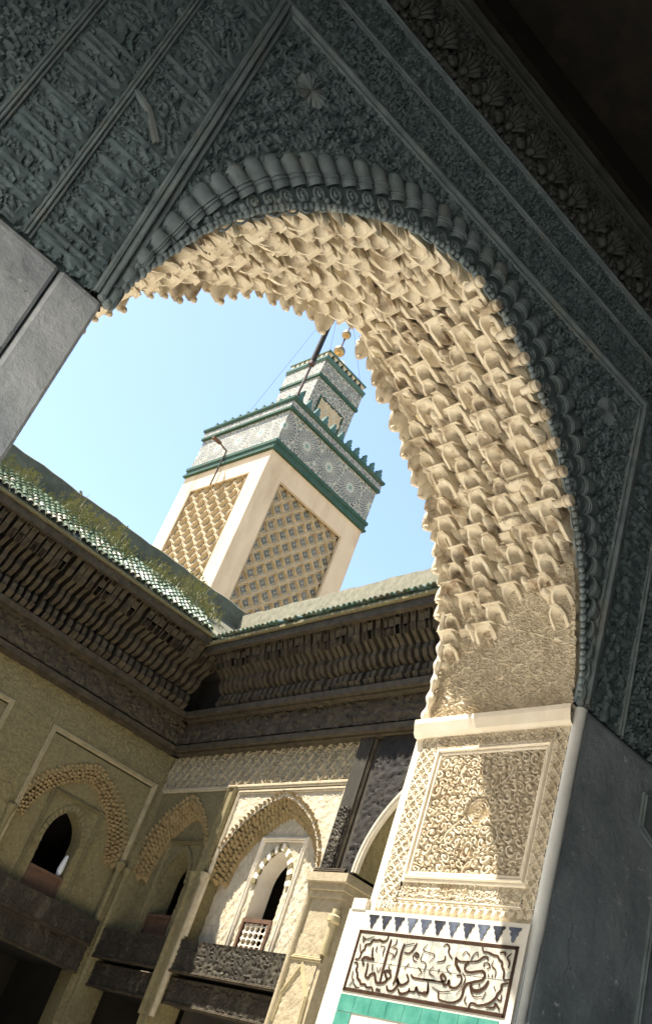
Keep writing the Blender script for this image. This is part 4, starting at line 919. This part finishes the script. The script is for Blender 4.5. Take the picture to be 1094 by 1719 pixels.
# weeds on the far roof
rg = random.Random(3); g = G()
def blades(n, ulo, uhi, y0, y1, hmax, dens=None):
    for _ in range(n):
        x = rg.uniform(ulo, uhi); cl_ = .5+.5*math.sin(x*3.1)+.4*math.sin(x*7.7+1)
        if rg.random() > .35+.5*cl_: continue
        y = rg.uniform(y0, y1); z = 6.31+.62/.85*(13.0-y)*-1 if False else 6.31+(y-13.0)*.84
        h = rg.uniform(.12, hmax)*(.5+.5*cl_); a = rg.uniform(0, 6.28); b = rg.uniform(.1, .55)*h; w = rg.uniform(.004, .010)
        dx, dy = math.cos(a)*b, math.sin(a)*b; px, py = -math.sin(a)*w, math.cos(a)*w
        v = [(x-px,y-py,z-.03),(x+px,y+py,z-.03),(x+dx*.4+px*.7,y+dy*.4+py*.7,z+h*.6),(x+dx*.4-px*.7,y+dy*.4-py*.7,z+h*.6),(x+dx,y+dy,z+h)]
        g.add(v, [(0,1,2,3),(3,2,4)])
        if rg.random() < .35:
            t = Vector(v[4])
            for q in range(4):
                c = t+Vector((rg.uniform(-.03,.03), rg.uniform(-.03,.03), rg.uniform(-.06,.02))); s_ = rg.uniform(.008,.018)
                g.add([c+Vector((-s_,0,0)), c+Vector((0,s_,-s_)), c+Vector((s_,0,0)), c+Vector((0,-s_,s_))], [(0,1,2,3)])
blades(2400, 2.4, 7.2, 13.42, 13.86, .40); blades(420, 2.4, 7.2, 13.15, 13.5, .22)
wd = obj('roof_weeds', g.mesh('roof_weeds'), 'dry_grass'); tag(wd, 'dry yellow green weeds growing along the tiled far roof edge', 'weeds', kind='stuff')
# block on the right roof beyond the parapet
ck = thing('roof_block', 'small grey masonry block on the roof beside the minaret', 'chimney', tuple(FR.p(1.4, 7.3, -3.6)))
obj('stack', G().box(-.28,.28,-.3,.3,-.1,1.55).mesh('stack'), 'parapet_pale', ck, tuple(FR.p(1.4, 7.3, -3.6))); obj('coping', G().box(-.33,.33,-.35,.35,1.55,1.66).mesh('coping'), 'parapet_shaded', ck, tuple(FR.p(1.4, 7.3, -3.6)))

# ------------------------------------------------------------------ minaret
th = math.radians(4.5); ex = np.array((math.cos(th), math.sin(th), 0)); ey = np.array((-math.sin(th), math.cos(th), 0))
PN = np.array((11.959, 24.0, 18.208)); MC = PN+2.3*ex+2.3*ey
MT = thing('minaret', 'square tan minaret with lattice panels, green tile friezes and small lantern tower', 'minaret', (MC[0], MC[1], gb)); MT.rotation_euler = (0,0,th)
H0 = 18.208+EYE                                         # local height of the shaft top
hw = 2.3
def mobj(name, me, m, parent=MT): return obj(name, me, m, parent, local=True)
g = G()
for sx in (-1, 1):
    for sy in (-1, 1):
        x0, x1 = sorted((sx*hw, sx*(hw-.74))); y0, y1 = sorted((sy*hw, sy*(hw-.74))); g.box(x0, x1, y0, y1, 0, H0)
c = hw-.74
for sx in (-1, 1):
    x0, x1 = sorted((sx*hw, sx*(hw-.4))); g.box(x0, x1, -c, c, H0-.76, H0); g.box(-c, c, x0, x1, H0-.76, H0)
    g.box(x0, x1, -c, c, 0, H0-9.5); g.box(-c, c, x0, x1, 0, H0-9.5)
mobj('shaft', g.mesh('shaft'), 'min_plaster')
mobj('core', G().box(-hw+.2, hw-.2, -hw+.2, hw-.2, 0, H0).mesh('core'), 'min_plaster')
MR = Frame((0,-hw,0), (1,0,0), (0,-1,0)); ML = Frame((-hw,0,0), (0,-1,0), (-1,0,0)); MB_ = Frame((0,hw,0), (-1,0,0), (0,1,0)); ME = Frame((hw,0,0), (0,1,0), (1,0,0))
PU, PV = .56, .62
def sebka(u, v):
    """curved interlace of the lozenge lattice"""
    a = u/PU; b = (v-H0)/PV % 1; x = 1-np.abs(b*2-1); w = .5*(.45*x+.55*x*x*(3-2*x))
    d = np.minimum(np.abs((a-w+.5) % 1-.5), np.abs((a+w+.5) % 1-.5))*PU
    return sst(.062, .045, d)*(1-.45*sst(.016, .006, d))
for F, dep in ((MR, .11), (ML, .15), (ME, .07), (MB_, .07)):
    st = .04 if F in (MR, ML) else .1
    lp = mobj('lattice_panel', None, None)
    mobj('lattice', relief('lattice', F, -c, c, H0-9.5, H0-.76, st*.52, lambda u, v: dep*sebka(u, v), base=-.19), 'min_brick', lp)
    g = G(); mould(g, F, [(-c+.03, H0-9.5), (-c+.03, H0-.79), (c-.03, H0-.79), (c-.03, H0-9.5)], [(.05,-.2),(.05,-.06),(.03,-.03),(-.03,-.03),(-.03,0)], n0=-.0); mobj('panel_frame', g.mesh('panel_frame'), 'min_brick', lp)
    if F in (MR, ML):
        v = []; f = []; cols = []
        pal = [(.30,.40,.36),(.02,.03,.05),(.05,.12,.16),(.35,.30,.18)]
        nn = 16
        for rr_, cc in ((0,(.42,.34,.18)),(.022,(.42,.34,.18)),(.030,(.03,.036,.036)),(.055,(.03,.036,.036)),(.07,(.12,.13,.10)),(.095,(.035,.045,.042)),(.112,(.05,.055,.045))):
            for k in range(nn):
                a = 2*math.pi*k/nn; r = rr_*(1+.30*math.cos(4*a)) if rr_ > .05 else rr_
                v.append(tuple(F.U*r*math.cos(a)+F.V*r*math.sin(a)*1.15+F.N*.02)); cols.append(cc)
        for j in range(6):
            for k in range(nn): f.append((j*nn+k, j*nn+(k+1) % nn, (j+1)*nn+(k+1) % nn, (j+1)*nn+k))
        tm = mesh_np('flower_tile', np.array(v), np.array(f), False, np.array(cols)); tm.materials.append(M['zellij'])
        for j in range(0, 27):
            for i in range(-4, 5):
                u = (i+.5*((j+1) % 2))*PU; vv = H0-.5*PV*j
                if abs(u) > c-.14 or vv > H0-.92 or vv < H0-9.3: continue
                o = mobj('flower_tile', tm, None, lp); o.location = tuple(F.p(u, vv, -.175))
# bands above the shaft
def band(name, z0, z1, out, m, prof=None, half_=hw, parent=MT):
    g = G(); h = half_+out; pr = prof or [(0,0),(0,1)]
    V_ = []
    for o_, q in pr:
        hh = h+o_; V_ += [(-hh,-hh,z0+(z1-z0)*q),(hh,-hh,z0+(z1-z0)*q),(hh,hh,z0+(z1-z0)*q),(-hh,hh,z0+(z1-z0)*q)]
    n = len(pr); f = [(4*i+k, 4*i+(k+1) % 4, 4*(i+1)+(k+1) % 4, 4*(i+1)+k) for i in range(n-1) for k in range(4)]+[(3,2,1,0), tuple(4*(n-1)+k for k in range(4))]
    g.add(V_, f); return mobj(name, g.mesh(name), m, parent)
band('green_cornice', H0, H0+.42, .0, 'green', [(.02,0),(.10,.04),(.10,.22),(.05,.27),(.05,.62),(.09,.68),(.09,.96),(.03,1)])
band('frieze_core', H0+.42, H0+1.73, .0, 'white_tile')
WH = np.array((.40,.39,.30)); BK = np.array((.026,.030,.030)); BR = np.array((.20,.13,.08)); TE = np.array((.10,.20,.16)); BL = np.array((.12,.18,.20))
def mosaic(U, V, lam, seed=0):
    q = q8(U, V, lam, 4, .2); r = q8(U, V, lam*.62, 4, .6)
    c = np.where((q > .18)[...,None], BK, WH); c = np.where((q > .55)[...,None], TE, c); c = np.where(((q < -.28))[...,None], BR, c); c = np.where(((r > .45) & (q < .1))[...,None], BL, c); return c
def rosettes(U, V, vc, pit, R, u_off=0.0, pet=24):
    c = mosaic(U, V, .17); k = np.round((U-u_off)/pit); d = np.hypot(U-u_off-k*pit, V-vc); a = np.arctan2(V-vc, U-u_off-k*pit)
    sp = np.cos(a*pet) > -.1; sp2 = np.cos(a*pet) > .2
    c = np.where((d < R)[...,None], np.where((np.abs((d/R*9) % 1-.5) < .22)[...,None] & (np.cos(a*pet*1) > -.5)[...,None], WH, BK*1.5+.03), c)
    c = np.where((d < R*.62)[...,None], np.where(sp[...,None], BK, WH), c)
    c = np.where((d < R*.33)[...,None], WH*.85+TE*.2, c); c = np.where((d < R*.14)[...,None], TE, c)
    return c
for F in (MR, ML, ME, MB_):
    stp = .0165 if F in (MR, ML) else .06
    for nm, z0, z1, fn in (('mosaic_frieze', .44, 1.71, lambda u, v: rosettes(u, v, H0+1.07, 1.15, .55)), ('mosaic_strip', 1.86, 2.06, lambda u, v: mosaic(u, v, .20)*.6+.05)):
        o_ = .012 if z0 < 1 else .085
        mobj(nm, relief(nm, F, -hw-o_*.9, hw+o_*.9, H0+z0, H0+z1, stp, None, base=o_, colors=fn), 'zellij')
band('green_moulding', H0+1.73, H0+2.24, .0, 'green', [(.02,0),(.10,.03),(.10,.22),(.07,.26),(.07,.66),(.12,.72),(.15,.84),(.15,.97),(.08,1)])
# merlons
def step_merlon(w, h, t, n=3):
    pts = []
    for k in range(n):
        ww = w*.5*(1-.62*k/(n-1)); pts += [(ww*(.82 if k else 1), h*k/n), (ww, h*(k+.35)/n), (ww*.9, h*(k+1)/n)]
    pl = [(-a, b) for a, b in pts]+[(0, h*1.12)]+[(a, b) for a, b in pts[::-1]]
    return G().prism([(a, -t/2, b) for a, b in pl][::-1], (0, t, 0)).mesh('merlon')
mm = step_merlon(.29, .38, .16)
for F, rz in ((MR,0),(ML,math.pi/2),(ME,math.pi/2),(MB_,0)):
    for i in range(11):
        o = mobj('merlon', mm, 'teal'); o.location = tuple(F.p(-2.15+i*.43+(.0 if F in (MR,MB_) else .02), H0+2.235, -.02 if F in (MR,MB_) else -.12)); o.rotation_euler = (0,0,rz)
# lantern
LH = 1.03
LT = mobj('lantern', None, None)
mobj('lantern_wall', G().box(-LH, LH, -LH, LH, H0+2.0, H0+5.95).mesh('lantern_wall'), 'white_tile', LT)
for nrm, F in (('R', Frame((0,-LH,0),(1,0,0),(0,-1,0))), ('L', Frame((-LH,0,0),(0,-1,0),(-1,0,0))), ('E', Frame((LH,0,0),(0,1,0),(1,0,0))), ('B', Frame((0,LH,0),(-1,0,0),(0,1,0)))):
    stp = .0155 if nrm in 'RL' else .06
    mobj('mosaic_wall', relief('mosaic_wall', F, -LH-.009, LH+.009, H0+2.24, H0+4.93, stp, None, base=.010, colors=lambda u, v: mosaic(u, v, .16)), 'zellij', LT)
    mobj('mosaic_frieze', relief('mosaic_frieze', F, -LH-.04, LH+.04, H0+5.12, H0+5.72, stp, None, base=.045, colors=lambda u, v: rosettes(u, v, H0+5.42, .40, .19, .2, 10)), 'zellij', LT)
    lat = lambda u, v: .04*np.maximum(lozenge(u, v, .42, .52, .14), 0)
    mobj('lantern_panel', relief('lantern_panel', F, -.60, .60, H0+2.3, H0+4.25, .03, lat, base=.02), 'min_brick', LT)
    g = G(); mould(g, F, [(-.62,H0+2.24),(-.62,H0+4.28),(.62,H0+4.28),(.62,H0+2.24)], scaled(RIDGE3, 1.2)[::-1], n0=.02); mobj('panel_frame', g.mesh('panel_frame'), 'green', LT)
band('lantern_cornice', H0+4.93, H0+5.12, 0, 'green', [(.01,0),(.07,.2),(.07,.8),(.04,1)], LH, LT)
band('lantern_cornice', H0+5.72, H0+5.98, 0, 'teal', [(.04,0),(.08,.1),(.05,.3),(.09,.5),(.09,.9),(.05,1)], LH, LT)
ms = G().prism([(-.10,-.04,.22),(.10,-.04,.22),(0.0,-.04,.0)], (0,.08,0)).mesh('merlon')
for F, rz in ((MR,0),(ML,math.pi/2),(ME,math.pi/2),(MB_,0)):
    for i in range(8):
        q = F.p(0,0,0); q = q/hw*(LH-.02); o = mobj('merlon', ms, 'green' if i % 3 else 'min_brick', LT); o.location = tuple(np.array(q)+F.U*(-.91+i*.26)+F.V*(H0+5.975)); o.rotation_euler = (0,0,rz)
band('lantern_cap', H0+6.19, H0+6.27, 0, 'teal', [(.03,0),(.05,.3),(.05,1)], LH, LT)
g = G(); g.ball((0,0,H0+6.25), .85, 20, 12, (1,1,.9)); mobj('dome', g.mesh('dome', True), 'min_plaster', LT)
g = G(); g.tube([(0,0,H0+6.9),(0,0,H0+9.6)], .035, 8); mobj('finial_rod', g.mesh('finial_rod', True), 'iron', LT)
for z, r in ((7.62,.235),(8.55,.19),(9.2,.13)):
    g = G(); g.ball((0,0,H0+z), r, 18, 12); g.tube([(0,0,H0+z-r-.05),(0,0,H0+z-r+.02)], [.05,.08], 8); mobj('finial_ball', g.mesh('finial_ball', True), 'brass', LT)
# mast on the near corner, stays, bracket lamp
MS = mobj('mast', None, None)
mx = -hw+.02
g = G(); g.tube([(mx,mx,H0+2.2),(mx,mx,H0+3.9)], .05, 8); g.tube([(mx,mx,H0+3.82),(mx,mx,H0+3.85),(mx,mx,H0+3.98),(mx,mx,H0+4.0)], [.07,.12,.12,.08], 8); mobj('lower_pole', g.mesh('lower_pole', True), 'iron', MS)
g = G(); g.tube([(mx,mx,H0+3.95),(mx,mx,H0+7.6)], [.105,.08], 10); g.tube([(mx,mx,H0+7.5),(mx+1.0,mx+.4,H0+7.5)], .05, 8); mobj('upper_pole', g.mesh('upper_pole', True), 'wood_dark', MS)
g = G()
for a, b in (((mx,mx,H0+7.3),(-1.0,-1.0,H0+6.1)),((mx,mx,H0+7.3),(-hw,.3,H0+2.3)),((mx+.9,mx+.36,H0+7.5),(.9,-1.0,H0+6.1))): g.tube([a, b], .006, 5)
mobj('stay_wires', g.mesh('stay_wires'), 'iron', MS)
BK_ = mobj('bracket_lamp', None, None); g = G(); q = ML.p(-.28, 0, .10)
g.tube([(q[0],q[1],H0-.9),(q[0],q[1],H0+.62)], .028, 7); mobj('bracket_pole', g.mesh('bracket_pole'), 'iron', BK_)
g = G(); g.tube([(q[0],q[1],H0+.60),(q[0]-.38,q[1]-.02,H0+.66)], .03, 7); g.box(q[0]-.70,q[0]-.34,q[1]-.07,q[1]+.05,H0+.62,H0+.70); mobj('bracket_arm', g.mesh('bracket_arm'), 'wood_red', BK_)

# ------------------------------------------------------------------ raise everything from eye-level datum to the floor datum
for o in list(S.objects):
    if o.parent is None and o.type in ('MESH', 'EMPTY'): o.location.z += EYE
